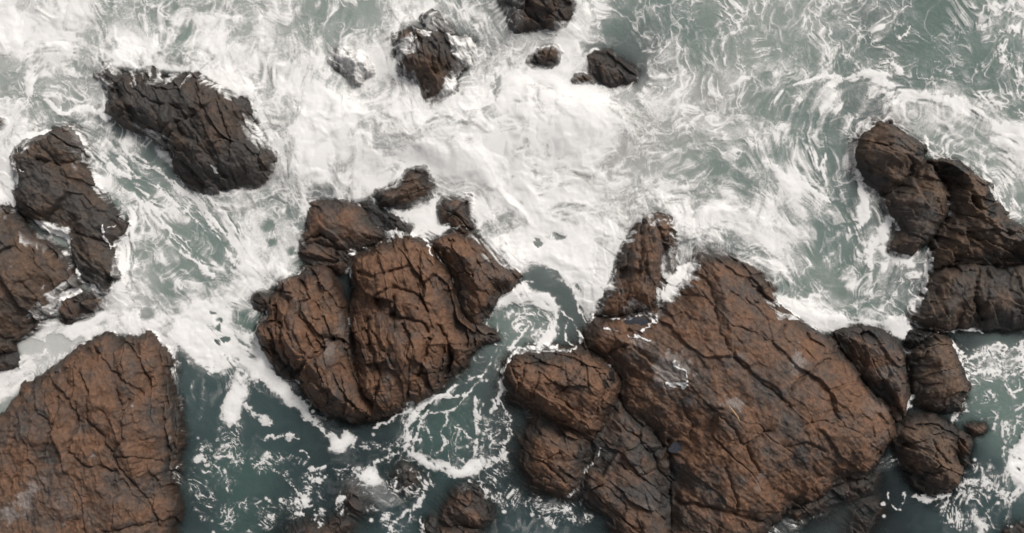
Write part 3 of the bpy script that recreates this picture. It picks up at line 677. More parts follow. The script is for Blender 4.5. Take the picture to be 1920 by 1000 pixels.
Flong = np.clip(0.40 * nrm1(thin) + 0.30 * nrm1(thinS) + 0.65 * nrm1(thinL) + 0.05 * z1(streak), 0, 1.2)
def probit(q):
    x = np.clip(2 * q - 1, -0.999, 0.999)
    l = np.log(1 - x * x); a = 2 / (math.pi * 0.147) + l / 2
    return (np.sign(x) * np.sqrt(np.sqrt(a * a - l / 0.147) - a) * 1.4142).astype(f4)
print('flow', round(time.time() - T0, 1), flush=True)

# foam cover 0..9 on a 40 px lattice read off the water
DM = """
999875455677665434887555556854543344566664211256
999978647877766544886666678833655345555532111356
998779996788888668865567868642465545565322211354
566679999988888778875677998654565556666554332224
675456999999789999877889999986765565677857876633
887775999999799999999999999998776656454544679887
775676399999999999999999999887676566445333446689
988666755555599999999999999887666675864523333567
988845566555588899999999998887877755885326333366
855545556689865578777999998877788887787325333336
855554786568667555476689988789878888776322643333
888847866557877555555599878888776776862245422333
888848555679885555555559868977776557632234433333
888889876899665555555554845998888556863335333333
888878877798565555555576558577777777787546733333
368998877799867555555454664655555577799989801111
588777777499996555555323552155555555555555522343
875555550589965555555234555555555555555555555677
835555551164585555550222415555555555555555322235
455555550173216200152324155555555555555555002223
555555551154131440252224055555555555555555555235
555555550144321234377675155555555555555555550137
555555550122121245323433101555555555555550221456
555555551111124322421113221555555555555553212553
555555552122113212322112221155555555551100012542
""".split()
assert len(DM) == 25 and all(len(r) == 48 for r in DM), [len(r) for r in DM]
DG = np.array([[int(c) for c in r] for r in DM], f4) / 9.0
D = up(DG, PX + fbm(PX / 60, PY / 60, 211, 3) * 45, PY + fbm(PX / 60, PY / 60, 215, 3) * 45, 20.0, 20.0, 40.0)
D = np.minimum(blur(D, 9), 0.95)
lowf = sm(660, 750, PY)
D = D * (1 - 0.60 * lowf * sm(340, 380, PX) * (1 - sm(1740, 1790, PX)) - 0.55 * lowf * sm(1740, 1790, PX))
# narrow gaps between rocks carry little of the neighbouring surf
gap = sm(0.42, 0.62, blur((DIN > -2).astype(f4), 16)) * (DIN <= 0)
D = D * (1 - 0.85 * gap)
# contrast of the foam edge (0 soft spray .. 1 crisp) and resting/streaky mix, on a coarse lattice 160 px
SH = """
112222222233
112122223344
223111224445
444312344555
555544455667
777875457776
888886456788
""".split()
SHG = np.array([[int(c) for c in r] for r in SH], f4) / 9.0
SHM = up(SHG, None, None, 80.0, 80.0, 160.0)

def stroke(Dd, pts, w, s=1.0, wob=1.0):
    sy, sx = win(pts, w * 3 + 25)
    X, Y = PX[sy, sx], PY[sy, sx]
    X = X + fbm(X / 18, Y / 18, 221, 3) * 7 * wob; Y = Y + fbm(X / 18, Y / 18, 225, 3) * 7 * wob
    d = seg_dist(X, Y, pts) + fbm(X / 7, Y / 7, 235, 3, 0.6) * (1.2 + 0.22 * w)
    w_ = w * (0.45 + 1.3 * np.abs(fbm(X / 26, Y / 26, 231, 2)))
    v = s * (1 - sm(w_ * 0.1, w_ * 1.25, d))
    Dd[sy, sx] = np.maximum(Dd[sy, sx], v)

def patch(Dd, pts, s=1.0, soft=8, wob=1.0, floor=False):
    sy, sx = win(pts, 30)
    X, Y = PX[sy, sx], PY[sy, sx]
    X = X + fbm(X / 22, Y / 22, 241, 4, 0.6) * 9 * wob; Y = Y + fbm(X / 22, Y / 22, 245, 4, 0.6) * 9 * wob
    d = seg_dist(X, Y, pts, True)
    d = np.where(inside(X, Y, pts), d, -d)
    m = sm(-soft * 0.5, soft * 0.5, d)
    if floor: Dd[sy, sx] = Dd[sy, sx] * (1 - m) + s * m
    else: Dd[sy, sx] = np.maximum(Dd[sy, sx], s * m)

# clear water where no foam may fall, then the traced foam
for pts, s in [
 ([(330,650),(380,705),(420,702),(440,698),(420,740),(405,790),(400,1000),(345,1000),(345,760),(335,700)],.10),
 ([(470,725),(500,735),(545,765),(585,795),(600,830),(560,850),(510,830),(470,790)],.06),
 ([(780,770),(850,725),(930,690),(935,760),(920,850),(880,860),(830,855),(785,830)],.07),([(940,740),(985,770),(980,900),(960,930),(955,820)],.05),
 ([(1830,900),(1810,870),(1830,830),(1880,810),(1885,880)],.05),([(1640,890),(1700,870),(1720,920),(1700,1000),(1480,1000),(1560,960)],.03),
 ([(1755,625),(1830,622),(1920,630),(1920,645),(1860,640),(1820,660),(1790,640)],.03),([(1830,720),(1870,720),(1890,790),(1850,830),(1830,790)],.12),
 ([(1060,940),(1150,970),(1150,1010),(920,1010),(930,930)],.12),([(1480,240),(1600,290),(1630,420),(1620,540),(1550,520),(1560,400),(1500,330)],.26),
 ([(1690,60),(1800,60),(1840,130),(1760,140),(1690,130)],.17),([(1130,40),(1180,50),(1210,100),(1220,150),(1190,170),(1180,120),(1130,90)],.08),
 ([(905,560),(960,520),(1010,500),(1070,540),(1100,600),(1100,660),(1000,665),(900,650)],.08),([(935,585),(985,575),(1030,600),(1020,640),(950,640),(930,615)],.30),([(600,600),(590,600),(450,590),(480,640),(440,600)],.2),
 ([(215,270),(270,300),(330,345),(400,415),(450,480),(440,520),(330,560),(285,540),(280,440),(240,370),(195,310)],.33),([(205,215),(260,255),(330,320),(360,365),(330,350),(270,300),(215,250)],.22),([(626,500),(645,500),(665,560),(672,640),(655,620),(640,560)],0.0),
 ([(1070,930),(1170,940),(1170,1010),(1070,1010)],.03),([(170,335),(200,350),(245,420),(235,440),(205,390)],.3),([(1090,85),(1150,70),(1215,110),(1215,165),(1190,165),(1150,100),(1100,110)],.1),
]: patch(D, pts, s, 16, 1.2, True)
CRISP = np.zeros((NY, NX), f4)
for pts, s in [
 ([(312,625),(330,600),(350,580),(370,560),(400,555),(430,545),(455,560),(440,585),(432,605),(445,625),(480,645),(490,655),(500,672),(520,700),(540,718),(550,730),(565,745),(580,760),(583,785),(572,786),(560,770),(540,757),(520,740),(505,730),(488,715),(470,715),(462,702),(445,692),(420,695),(400,702),(385,698),(370,680),(350,662),(330,645)],.97),
 ([(440,690),(470,690),(467,720),(462,745),(455,775),(443,792),(430,808),(425,795),(410,785),(412,765),(425,740),(435,715)],.97),
 ([(1890,850),(1905,830),(1920,800),(1960,790),(2000,930),(1925,925),(1905,932),(1890,938),(1902,910),(1888,880)],.95),
 ([(1450,545),(1480,555),(1540,585),(1600,590),(1660,592),(1690,588),(1706,598),(1712,620),(1702,645),(1692,637),(1660,620),(1620,612),(1580,606),(1545,603),(1520,605),(1480,592),(1455,572)],.97),
 ([(930,470),(1000,500),(1040,508),(1065,535),(1078,558),(1090,580),(1100,596),(1113,585),(1125,560),(1140,530),(1157,485),(1130,460),(1050,420),(960,420)],.97),
 ([(1302,482),(1307,495),(1282,520),(1265,545),(1250,570),(1240,571),(1234,545),(1240,525),(1265,510),(1285,490)],.95),
 ([(1607,338),(1622,348),(1630,380),(1634,400),(1622,422),(1612,425),(1602,405),(1610,370)],.95),
 ([(66,412),(85,412),(110,425),(136,432),(139,446),(120,450),(95,438),(80,431)],1.0),
 ([(612,848),(622,830),(614,815),(624,812),(640,824),(643,806),(655,808),(665,822),(666,842),(656,838),(640,848)],1.0),
 ([(700,865),(690,875),(672,888),(660,880),(665,890),(685,908),(705,910),(720,905),(728,912),(712,895),(708,880)],.95),
 ([(762,838),(790,850),(800,862),(830,862),(850,875),(862,880),(880,860),(905,855),(920,870),(900,885),(880,890),(868,898),(850,893),(835,880),(815,888),(800,880),(780,868),(765,852)],1.0),
 ([(760,395),(800,380),(822,362),(826,395),(822,418),(840,432),(825,445),(800,440),(775,448),(745,455),(720,470),(690,478),(700,465),(728,450),(722,432),(735,428),(755,438),(770,440),(776,424),(745,404),(700,385)],.84),
 ([(942,548),(965,536),(985,528),(1000,540),(1035,552),(1050,575),(1048,600),(1045,625),(1030,648),(1015,652),(1028,628),(1030,605),(1018,585),(1000,574),(970,570),(945,575),(925,592),(912,608),(918,590),(930,565)],.90),
]:
    patch(D, pts, s); patch(CRISP, pts, 1.0, 30)
for x, y, r in [(541,821,9),(497,788,12),(545,833,4),(412,640,0),(570,935,11),(572,945,8),(505,852,8),(600,985,6),(740,800,6),(1738,935,12),(1700,757,9),(1565,985,5),(1558,992,4),(585,880,7),(600,900,8),(640,935,8)]:
    if r > 6: patch(D, [(x + r * math.cos(a), y + r * 0.8 * math.sin(a)) for a in np.linspace(0, 6.28, 8)[:-1]], .95, 5)
for x, y, rx, ry in [(410,600,7,5),(412,612,4,8),(417,640,14,7),(400,585,6,4),(390,690,8,3),(470,610,14,10),(1345,315,22,14),(1388,300,10,18),(1340,340,8,5),(530,400,14,18),(505,425,12,14),(510,455,10,7),(552,385,12,10),(345,65,12,14),(265,380,14,14),(263,480,14,14),(545,470,8,8),(960,560,0,0),(60,650,26,14),(110,645,26,18),(300,505,14,12),(250,545,0,0),(275,590,14,10),(880,60,20,30),(930,150,8,40),(1040,445,26,8),(1010,455,8,10)]:
    if rx: patch(D, [(x + rx * math.cos(a), y + ry * math.sin(a)) for a in np.linspace(0, 6.28, 9)[:-1]], .15 if y > 420 else .42, 7, 0.8, True)
STK = [
 (9,.8,[(150,255),(180,290),(210,315),(245,335),(275,368),(290,395),(300,405)]),(11,1.0,[(330,350),(372,380),(412,425),(442,462),(462,492)]),(4,.9,[(290,395),(310,425),(350,455),(380,500)]),(4,.85,[(225,300),(262,335),(300,352),(350,395),(395,440)]),(4,.85,[(330,330),(380,360),(430,410),(470,470)]),(3,.8,[(310,330),(345,365),(385,410),(420,460),(440,500)]),(26,.85,[(250,395),(248,440),(240,480),(232,515),(235,560)]),(5,.8,[(262,400),(270,370),(280,395)]),
 (9,.95,[(320,440),(340,470),(372,495),(400,520)]),(5,.7,[(200,260),(250,290),(310,330),(340,350)]),(5,.7,[(300,410),(350,470),(400,500)]),(5,.65,[(230,280),(300,320),(370,375)]),(8,.8,[(30,260),(90,250),(140,240)]),
 (12,.85,[(60,130),(60,170),(90,200),(120,215),(160,200)]),(9,.7,[(100,110),(130,130),(150,145)]),(7,.7,[(130,90),(140,115),(135,140)]),(10,.8,[(165,205),(185,212),(205,200),(207,190)]),(8,.9,[(170,208),(200,220),(222,215)]),
 (5,.75,[(1545,250),(1552,280),(1540,310),(1548,342)]),(7,.8,[(1440,300),(1470,330),(1510,345),(1545,372),(1580,390)]),(4,.6,[(1500,190),(1510,240),(1520,290),(1540,320)]),(4,.6,[(1520,170),(1505,220),(1512,260)]),(4,.6,[(1560,180),(1535,215),(1520,245)]),
 (4,.55,[(1590,190),(1560,215),(1550,240)]),(10,.85,[(1560,140),(1520,150),(1480,160),(1450,190)]),(6,.7,[(1650,122),(1680,120),(1690,140)]),(20,.9,[(1660,175),(1720,180),(1780,190),(1830,210),(1870,240),(1910,260)]),(14,.9,[(1560,160),(1610,140),(1660,140)]),(16,.8,[(1640,150),(1680,165),(1700,175)]),
 (8,.8,[(1830,180),(1870,195),(1920,215)]),(3,.7,[(1705,50),(1695,65),(1685,78)]),(6,.75,[(1850,15),(1855,35),(1840,55)]),(5,.7,[(1870,80),(1872,110),(1890,120)]),(5,.75,[(1865,5),(1885,20),(1920,30)]),(4,.7,[(1880,60),(1905,52),(1915,62)]),(5,.7,[(1870,95),(1895,120),(1915,145)]),
 (6,.7,[(1848,300),(1845,330),(1860,350),(1880,370)]),(5,.7,[(1860,260),(1890,290),(1900,320)]),(6,.7,[(1880,330),(1895,370),(1915,390)]),(4,.6,[(1735,262),(1745,285),(1752,295)]),
 (16,.95,[(1668,405),(1655,440),(1637,458),(1628,485),(1632,505)]),(8,.9,[(1650,465),(1665,482),(1690,490),(1705,498)]),(6,.8,[(1740,470),(1745,490),(1735,520)]),(6,.9,[(1740,500),(1735,530),(1725,560),(1710,580)]),(6,.7,[(1560,430),(1580,425),(1605,430),(1615,420)]),
 # whirlpool and its stream
 (4,.75,[(985,612),(975,605),(968,615),(975,625),(995,622),(1005,605),(995,592),(975,592),(962,605)]),(4,.6,[(1010,585),(1030,605),(1028,630),(1005,645)]),(9,.95,[(990,615),(980,630),(965,642),(955,655)]),(5,.8,[(932,645),(950,650),(975,652),(1005,650),(1022,640)]),
 (9,.9,[(975,650),(958,672),(948,690),(942,710),(938,730)]),(4,.7,[(950,690),(938,720),(935,760)]),(3,.8,[(915,600),(918,615),(905,622)]),(4,.9,[(1050,580),(1075,605),(1085,625),(1092,645)]),(4,.7,[(1062,605),(1060,635),(1080,650),(1070,660)]),(4,.9,[(1000,525),(980,530),(970,545)]),
 (3,.75,[(1045,648),(1030,660),(1040,668)]),(5,.95,[(1080,560),(1090,590),(1100,605)]),
 (3,.62,[(985+30*math.cos(a), 610+25*math.sin(a)) for a in np.linspace(-2.6,0.7,9)]),(3,.55,[(985+44*math.cos(a), 610+37*math.sin(a)) for a in np.linspace(-1.2,1.2,9)]),(3,.6,[(985+54*math.cos(a), 612+44*math.sin(a)) for a in np.linspace(1.9,3.9,9)]),(3,.6,[(985+20*math.cos(a), 612+17*math.sin(a)) for a in np.linspace(-3.0,-0.6,7)]),
 # foam fan
 (3,.8,[(900,650),(890,665),(905,668),(925,672)]),(4,.8,[(920,680),(905,705),(880,715),(858,722),(840,735)]),(4,.85,[(905,710),(880,735),(855,745),(820,748),(795,760),(775,780)]),(5,.85,[(840,738),(800,752),(780,770)]),(10,1,[(778,775),(765,800),(762,825),(772,845)]),(5,.85,[(800,770),(785,800),(775,830)]),
 (5,.8,[(838,770),(835,795),(824,812),(835,828)]),(4,.7,[(835,828),(820,850)]),(6,.9,[(893,745),(893,790),(896,810),(890,850)]),(4,.7,[(905,830),(908,805),(920,805),(922,830),(918,860)]),(7,.95,[(905,880),(930,868),(945,850)]),(5,.85,[(955,790),(950,825),(942,845),(935,865)]),(3,.7,[(850,800),(870,805),(880,820)]),(3,.7,[(905,755),(900,775)]),(4,.8,[(800,775),(840,772)]),
 (4,.75,[(925,745),(930,760),(920,775)]),(4,.8,[(700,803),(725,790),(745,780),(770,768)]),(5,.9,[(757,838),(740,850),(715,862),(700,872)]),(5,.8,[(730,905),(745,895),(742,910)]),(8,.9,[(800,905),(795,925),(785,945),(778,955)]),(4,.7,[(800,880),(805,895),(812,910)]),
 (7,.8,[(765,955),(750,970),(735,985),(725,1005)]),(4,.6,[(720,965),(740,960)]),(5,.85,[(880,900),(900,905),(912,918)]),(5,.7,[(930,915),(940,930),(955,950)]),(5,.7,[(785,975),(795,1000)]),
 (12,1.0,[(765,846),(800,868),(835,880),(862,888),(885,872),(915,868),(938,856)]),(5,.8,[(760,845),(765,800),(785,775)]),(3,.8,[(870,735),(860,760),(838,772)]),(3,.75,[(935,745),(960,790),(955,820)]),(3,.7,[(800,800),(812,830),(805,855)]),
 # lower left inlet
 (4,.95,[(583,786),(600,800),(612,815),(625,825)]),(8,.9,[(462,758),(478,775),(508,794)]),(4,.9,[(500,820),(540,815),(560,820)]),(3,.7,[(565,845),(585,857)]),(4,.8,[(510,878),(530,890),(542,905),(556,920)]),(4,.8,[(556,920),(570,940),(590,955),(590,975)]),(4,.6,[(595,935),(605,955)]),
 (4,.8,[(595,880),(610,875)]),(4,.8,[(622,880),(650,880)]),(4,.7,[(635,935),(645,950),(640,965)]),(4,.75,[(598,900),(615,892)]),(3,.6,[(480,818),(500,823)]),(4,.7,[(552,965),(570,960)]),
 (5,.6,[(590,900),(575,915)]),
 # right inlet
 (5,1,[(1780,645),(1800,660),(1815,677),(1850,657),(1870,645),(1885,646),(1890,657),(1882,664),(1873,656),(1880,646)]),(3,.9,[(1888,660),(1905,653),(1935,650)]),(12,.98,[(1790,705),(1815,702),(1840,696),(1880,702),(1930,706)]),(9,.95,[(1786,645),(1797,668),(1805,690),(1808,715)]),(3,.8,[(1850,660),(1843,680)]),(4,.85,[(1880,712),(1893,735),(1900,745)]),(3,.7,[(1895,735),(1920,728)]),
 (3,.9,[(1755,622),(1785,620),(1800,614),(1815,616),(1842,623)]),(7,.9,[(1785,788),(1795,770),(1803,752)]),(4,.8,[(1800,775),(1815,768),(1838,774)]),(4,.85,[(1862,768),(1870,780),(1862,805)]),(4,.8,[(1905,770),(1920,760)]),(4,.8,[(1905,800),(1908,780),(1920,768)]),(8,.9,[(1915,640),(1918,700)]),(6,.7,[(1885,830),(1880,860)]),
 (4,.9,[(1652,944),(1672,948),(1686,956),(1696,940),(1695,925)]),(7,.95,[(1712,930),(1730,938),(1750,935),(1775,928)]),(6,.9,[(1690,765),(1697,750),(1712,745)]),(3,.7,[(1668,925),(1667,940)]),(20,.66,[(1800,905),(1830,900),(1850,885)]),(24,.62,[(1850,890),(1870,920),(1890,935)]),(22,.62,[(1840,930),(1835,960),(1800,985)]),(20,.6,[(1850,960),(1840,1000)]),
 # foam lines on the rocks at left and in hollows
 (3,.9,[(205,425),(207,450),(213,465),(222,455)]),(3,.9,[(148,490),(152,515),(152,525),(165,532),(190,545)]),(4,.9,[(128,450),(138,465),(142,480)]),(3,.8,[(115,560),(135,548),(150,542)]),(3,.9,[(80,592),(100,590),(110,585)]),(3,.7,[(10,655),(25,648),(28,660)]),(9,.8,[(10,300),(15,340),(28,380)]),
 # flecks at the shelf
 (6,.45,[(1095,885),(1110,875),(1120,860),(1125,835)]),(4,.35,[(1065,930),(1080,912)]),(9,.3,[(930,900),(950,930),(965,950)]),(16,.22,[(1000,950),(1050,965),(1090,940)]),
]
ROCKSTK = [
 (3,.9,[(1132,590),(1140,597),(1165,598),(1190,593),(1215,589)]),(6,.9,[(1215,590),(1222,600),(1212,612),(1198,616)]),(4,.8,[(1170,627),(1188,628),(1212,637)]),(4,.8,[(1226,592),(1230,602),(1222,606)]),(3,.5,[(1132,613),(1150,618)]),
 (3,.9,[(205,425),(207,450),(213,465),(222,455)]),(3,.9,[(148,490),(152,515),(152,525),(165,532),(190,545)]),(4,.9,[(128,450),(138,465),(142,480)]),(3,.8,[(115,560),(135,548),(150,542)]),
 (4,.9,[(660,478),(680,468),(705,462),(725,452)]),(4,.8,[(795,445),(805,460),(812,480)]),(4,.7,[(775,440),(800,436),(822,430),(840,425)]),(3,.8,[(825,435),(850,430),(868,422),(880,432)]),(4,.6,[(700,376),(720,395),(745,402)]),(3,.7,[(745,425),(735,445),(720,455)]),
 (6,.8,[(1252,672),(1268,690),(1275,706),(1262,712),(1250,708)]),(5,.7,[(1245,708),(1258,718),(1240,712)]),(4,.5,[(1240,712),(1260,720),(1275,712)]),(3,.5,[(1262,675),(1258,690)]),
 (3,.6,[(330,283),(340,300)]),(3,.5,[(412,318),(418,325)]),(3,.5,[(55,322),(65,325)]),(3,.5,[(90,304),(112,303)]),(4,.45,[(1098,880),(1112,868)]),(3,.5,[(1120,855),(1128,838)]),
 (3,.5,[(1195,880),(1208,890)]),(3,.4,[(40,505),(55,500)]),(3,.6,[(205,432),(222,425)]),(4,.6,[(120,560),(140,555),(152,542)]),
]
for w, s, pts in STK:
    stroke(D, pts, w, s * (0.94 if pts[0][1] > 660 else 1.0)); stroke(CRISP, pts, w + 10, 1.0)

for x, y, rx, ry, s in [(430,850,34,80,.42),(372,745,22,45,.24),(465,965,70,40,.24),(385,900,35,80,.17),(520,868,60,26,.32),(575,925,45,40,.36),(545,960,30,40,.25),(700,835,60,14,.14),(775,800,30,40,.40),
    (925,905,40,40,.40),(955,935,26,30,.42),(1055,968,60,26,.26),(1085,920,16,20,.3),(745,975,36,30,.36),(640,945,22,30,.3),(690,952,26,14,.36),(760,905,40,34,.26),(850,745,60,30,.22),(870,810,70,60,.08),(940,820,22,70,.30),(1800,940,60,60,.30),(1840,930,40,70,.52),
    (1900,800,30,50,.5),(1850,760,40,30,.26),(1905,990,20,20,.3),(600,975,14,24,.34),(1000,950,30,24,.28),(640,885,60,20,.18)]:
    patch(D, [(x + rx * math.cos(a), y + ry * math.sin(a)) for a in np.linspace(0, 6.28, 9)[:-1]], s * 0.42, 34, 2.0)
    patch(CRISP, [(x + rx * math.cos(a), y + ry * math.sin(a)) for a in np.linspace(0, 6.28, 9)[:-1]], 1.0, 20)
# what the wave throws over the rocks: near the edge where the surf is solid, plus veils on the drowned rocks
Db = blur(D, 12)
reach = (6 + 26 * (Tflow - 0.45) + 14 * fbm(PX / 40, PY / 40, 351, 3)) * (0.15 + 0.85 * sm(0.45, 1.0, QM))
over = sm(0.62, 0.85, Db) * (1 - sm(-4, 9, DIN - reach))
over = np.where(DIN > 0, over, 0) * (PY < 600)
VE = np.zeros((NY, NX), f4)
for pts, s in [([(600,80),(720,80),(720,175),(600,175)],.72),([(840,60),(900,60),(900,200),(820,200),(840,150),(855,120)],.6),([(780,20),(860,20),(860,60),(790,60)],.35),
               ([(735,95),(790,88),(790,100),(750,120),(735,150)],.7),([(785,55),(802,55),(805,72),(790,75)],.9),([(755,75),(775,70),(785,92),(760,90)],.9),([(930,-90),(975,-90),(985,60),(930,60)],.4),([(1010,75),(1060,75),(1060,98),(1020,95)],.35),
               ([(695,345),(745,338),(750,300),(720,300),(690,330)],.6),([(1150,395),(1280,395),(1270,412),(1170,425)],.4),
               ([(195,155),(215,165),(215,190),(200,190)],.5),([(305,143),(325,140),(330,155),(310,152)],.8),([(385,150),(420,150),(425,178),(400,165)],.6),
               ([(1440,540),(1460,540),(1560,600),(1540,612),(1450,570)],.35),([(1125,520),(1160,480),(1150,540),(1125,580)],.45),([(66,412),(136,432),(139,446),(80,431)],1.0),([(1300,480),(1310,495),(1255,570),(1234,565)],.95)]:
    patch(VE, pts, s, 14); patch(CRISP, pts, 0.35, 20)
for w, s, pts in ROCKSTK:
    stroke(VE, pts, w, s); stroke(CRISP, pts, w + 10, 1.0)
Dr = np.where(DIN > 0, np.maximum(over * 0.80, VE), D)

# thin white lap lines along calm shores
lap = np.exp(-((DIN + 2) / 3.5) ** 2) * sm(0.05, 0.35, fbm(PX / 45, PY / 45, 251, 3)) * 0.55 * sm(0.12, 0.3, Db) * (Db < 0.75)
Dr = np.maximum(Dr, np.where(VE > 0.05, Dr, lap))

crisp = np.clip(np.maximum(SHM, CRISP * 0.8), 0, 1)
# streaky where it moves, lacy or blobby where it rests
mixL = sm(0.35, 0.8, SHM) * 0.75
FM = np.zeros((NY, NX), f4)
for pts in [[(150,240),(300,270),(480,480),(520,560),(300,600),(240,420)],[(1450,170),(1560,150),(1640,300),(1640,560),(1500,560),(1380,380)],[(190,0),(420,0),(520,200),(500,330),(700,330),(700,0),(450,0),(420,150),(230,120)],[(1700,160),(1920,200),(1920,420),(1800,300)],[(880,0),(940,30),(950,180),(900,180)]]:
    patch(FM, pts, 0.35 if pts[0] == (190, 0) else 0.75, 60)
Tt = Tstreak * (1 - FM) + Tflow * FM
mixL = mixL * (1 - 0.7 * FM)
Tt = Tt * (1 - mixL) + Tlace * mixL
mb = np.maximum(np.maximum(sm(0.72, 0.9, SHM), sm(1700, 1790, PX)) * sm(600, 680, PY), sm(730, 800, PY))
Tt = equal(Tt * (1 - mb) + Tblob * mb)
g = probit(Tt)
Dq = np.clip((Dr - 0.03) * 1.03, 0.0005, 0.985)
gth = probit(1 - Dq)
sharp = 0.85 + 2.7 * crisp ** 1.2
alpha = 1 - np.exp(-np.exp(np.clip(sharp * (g - gth), -12, 4)))
alpha = alpha * sm(0.03, 0.10, Dr) * (0.90 + 0.10 * Tt)
# moving surf: a thin milky veil with bright hair-fine strands of froth on it
Fq = Fshort * (1 - FM) + Flong * FM
vg = probit(Tveil) * (1 - 0.5 * FM) + probit(Tflow) * 0.5 * FM
vt = (0.9 + 0.9 * crisp) * (vg - gth - 0.55 * (1 - sm(0.75, 0.98, Dr)))
veil = (0.46 + 0.50 * sm(0.55, 0.96, Dr)) * (1 - np.exp(-0.65 * np.exp(np.clip(vt, -8, 3)))) * sm(0.05, 0.30, Dr)
veil = veil * (1 - 0.25 * sm(0.6, 1.0, Dr) * sm(0.3, 1.6, -probit(Tveil)))
lo = 0.52 - 0.44 * sm(0.15, 1.0, Dr)
fil = 0.95 * np.clip((Fq - lo) / (1.02 - lo) * (0.85 + 0.35 * Dr), 0, 1) ** 1.1 * sm(0.04, 0.30, Dr) * (0.55 + 0.45 * sm(-1.4, 0.6, vg))
fil = fil + (sm(0.20, 0.65, fil) - fil) * sm(0.45, 0.9, crisp)
alphaB = 1 - (1 - veil) * (1 - fil)
cb = np.maximum(sm(0.5, 1.0, CRISP), 0)
alpha = alphaB * (1 - cb) + alpha * cb
alpha = alpha * (1 - 0.22 * sm(700, 780, PY) * (1 - sm(0.55, 0.9, blur(alpha, 5))))
# thin runs of white water left on the rock edges
run = over * np.clip(0.10 + 0.85 * Fq * (0.4 + 0.9 * Tflow), 0, 0.85)
alpha = np.where((DIN > 0) & (VE < 0.06), run, alpha)
# fine droplets and flecks drifting on the calm water
fl = (white > 3.0 * white.std()) & (fbm(PX / 40, PY / 40, 261, 3) > 0.02) & (PY > 690) & (DIN < -6) & (D > 0.012)
fle = blur(fl.astype(f4), 1) * 6.5
alpha = np.maximum(alpha, np.clip(fle - 0.12, 0, 0.75))
alpha = np.clip(alpha, 0, 1)

# sea level with swell, the breaking wave's body and turbulence
SW = fbm(PX / 300, PY / 300, 271, 2) * 0.10
for x, y, rx, ry, h in [(900,235,230,70,.40),(1090,215,140,70,.35),(620,240,120,120,.35),(1020,520,90,45,.22),(330,110,130,40,.30),(1600,600,120,20,.15),(560,300,60,50,.2),(820,300,120,50,.2)]:
    SW = SW + h * np.exp(-((PX - x) / rx) ** 2 - ((PY - y) / ry) ** 2)
SW = SW.astype(f4)
SW = SW * (0.15 + 0.85 * sm(0, 46, -blur(np.maximum(DIN, -60), 6)))
chop = fbm(w2x / 70, w2y / 70, 281, 3, 0.45) * 0.09 + (blur(Tstreak, 4) - 0.5) * 0.03
ZF = SW + 0.03 + 0.035 * blur(alpha, 2) + chop * sm(0.25, 0.85, Db) * (0.25 + 0.75 * sm(0, 40, -DIN))
puff = (0.40 - np.abs(fbm(wxx / 110, wyy / 110, 361, 2, 0.4))) * 0.26
ZF = ZF + puff * sm(0.70, 0.95, Db) * sm(4, 40, -DIN) * (1 - sm(480, 640, PY))
pile = 0.30 * sm(0, 48, DIN + 48) * sm(0.5, 0.85, Db) * (1 - sm(540, 660, PY)) * blur(sm(0.45, 0.9, QM), 8)
ZF = ZF + pile * (DIN < 12)
ZF = np.maximum(ZF, SW + 0.025)
onrock = (DIN > -16) & (Dr > 0.03)
ZF = np.where(onrock, np.maximum(ZF, HALL + 0.035), ZF).astype(f4)
vis = blur((alpha > 0.03).astype(f4), 1) > 0.01
kf = vis[:-1, :-1] & ((HALL - ZF)[:-1, :-1] < 0.25)
fo = grid_mesh('foam', PX, PY, ZF, kf, FOAM, {'fo': (alpha, 4 * alpha * (1 - alpha), alpha)})
tag(fo, 'white sea foam, spray and froth streaming around the rocks', 'foam', kind='stuff')
print('foam', round(time.time() - T0, 1), flush=True)

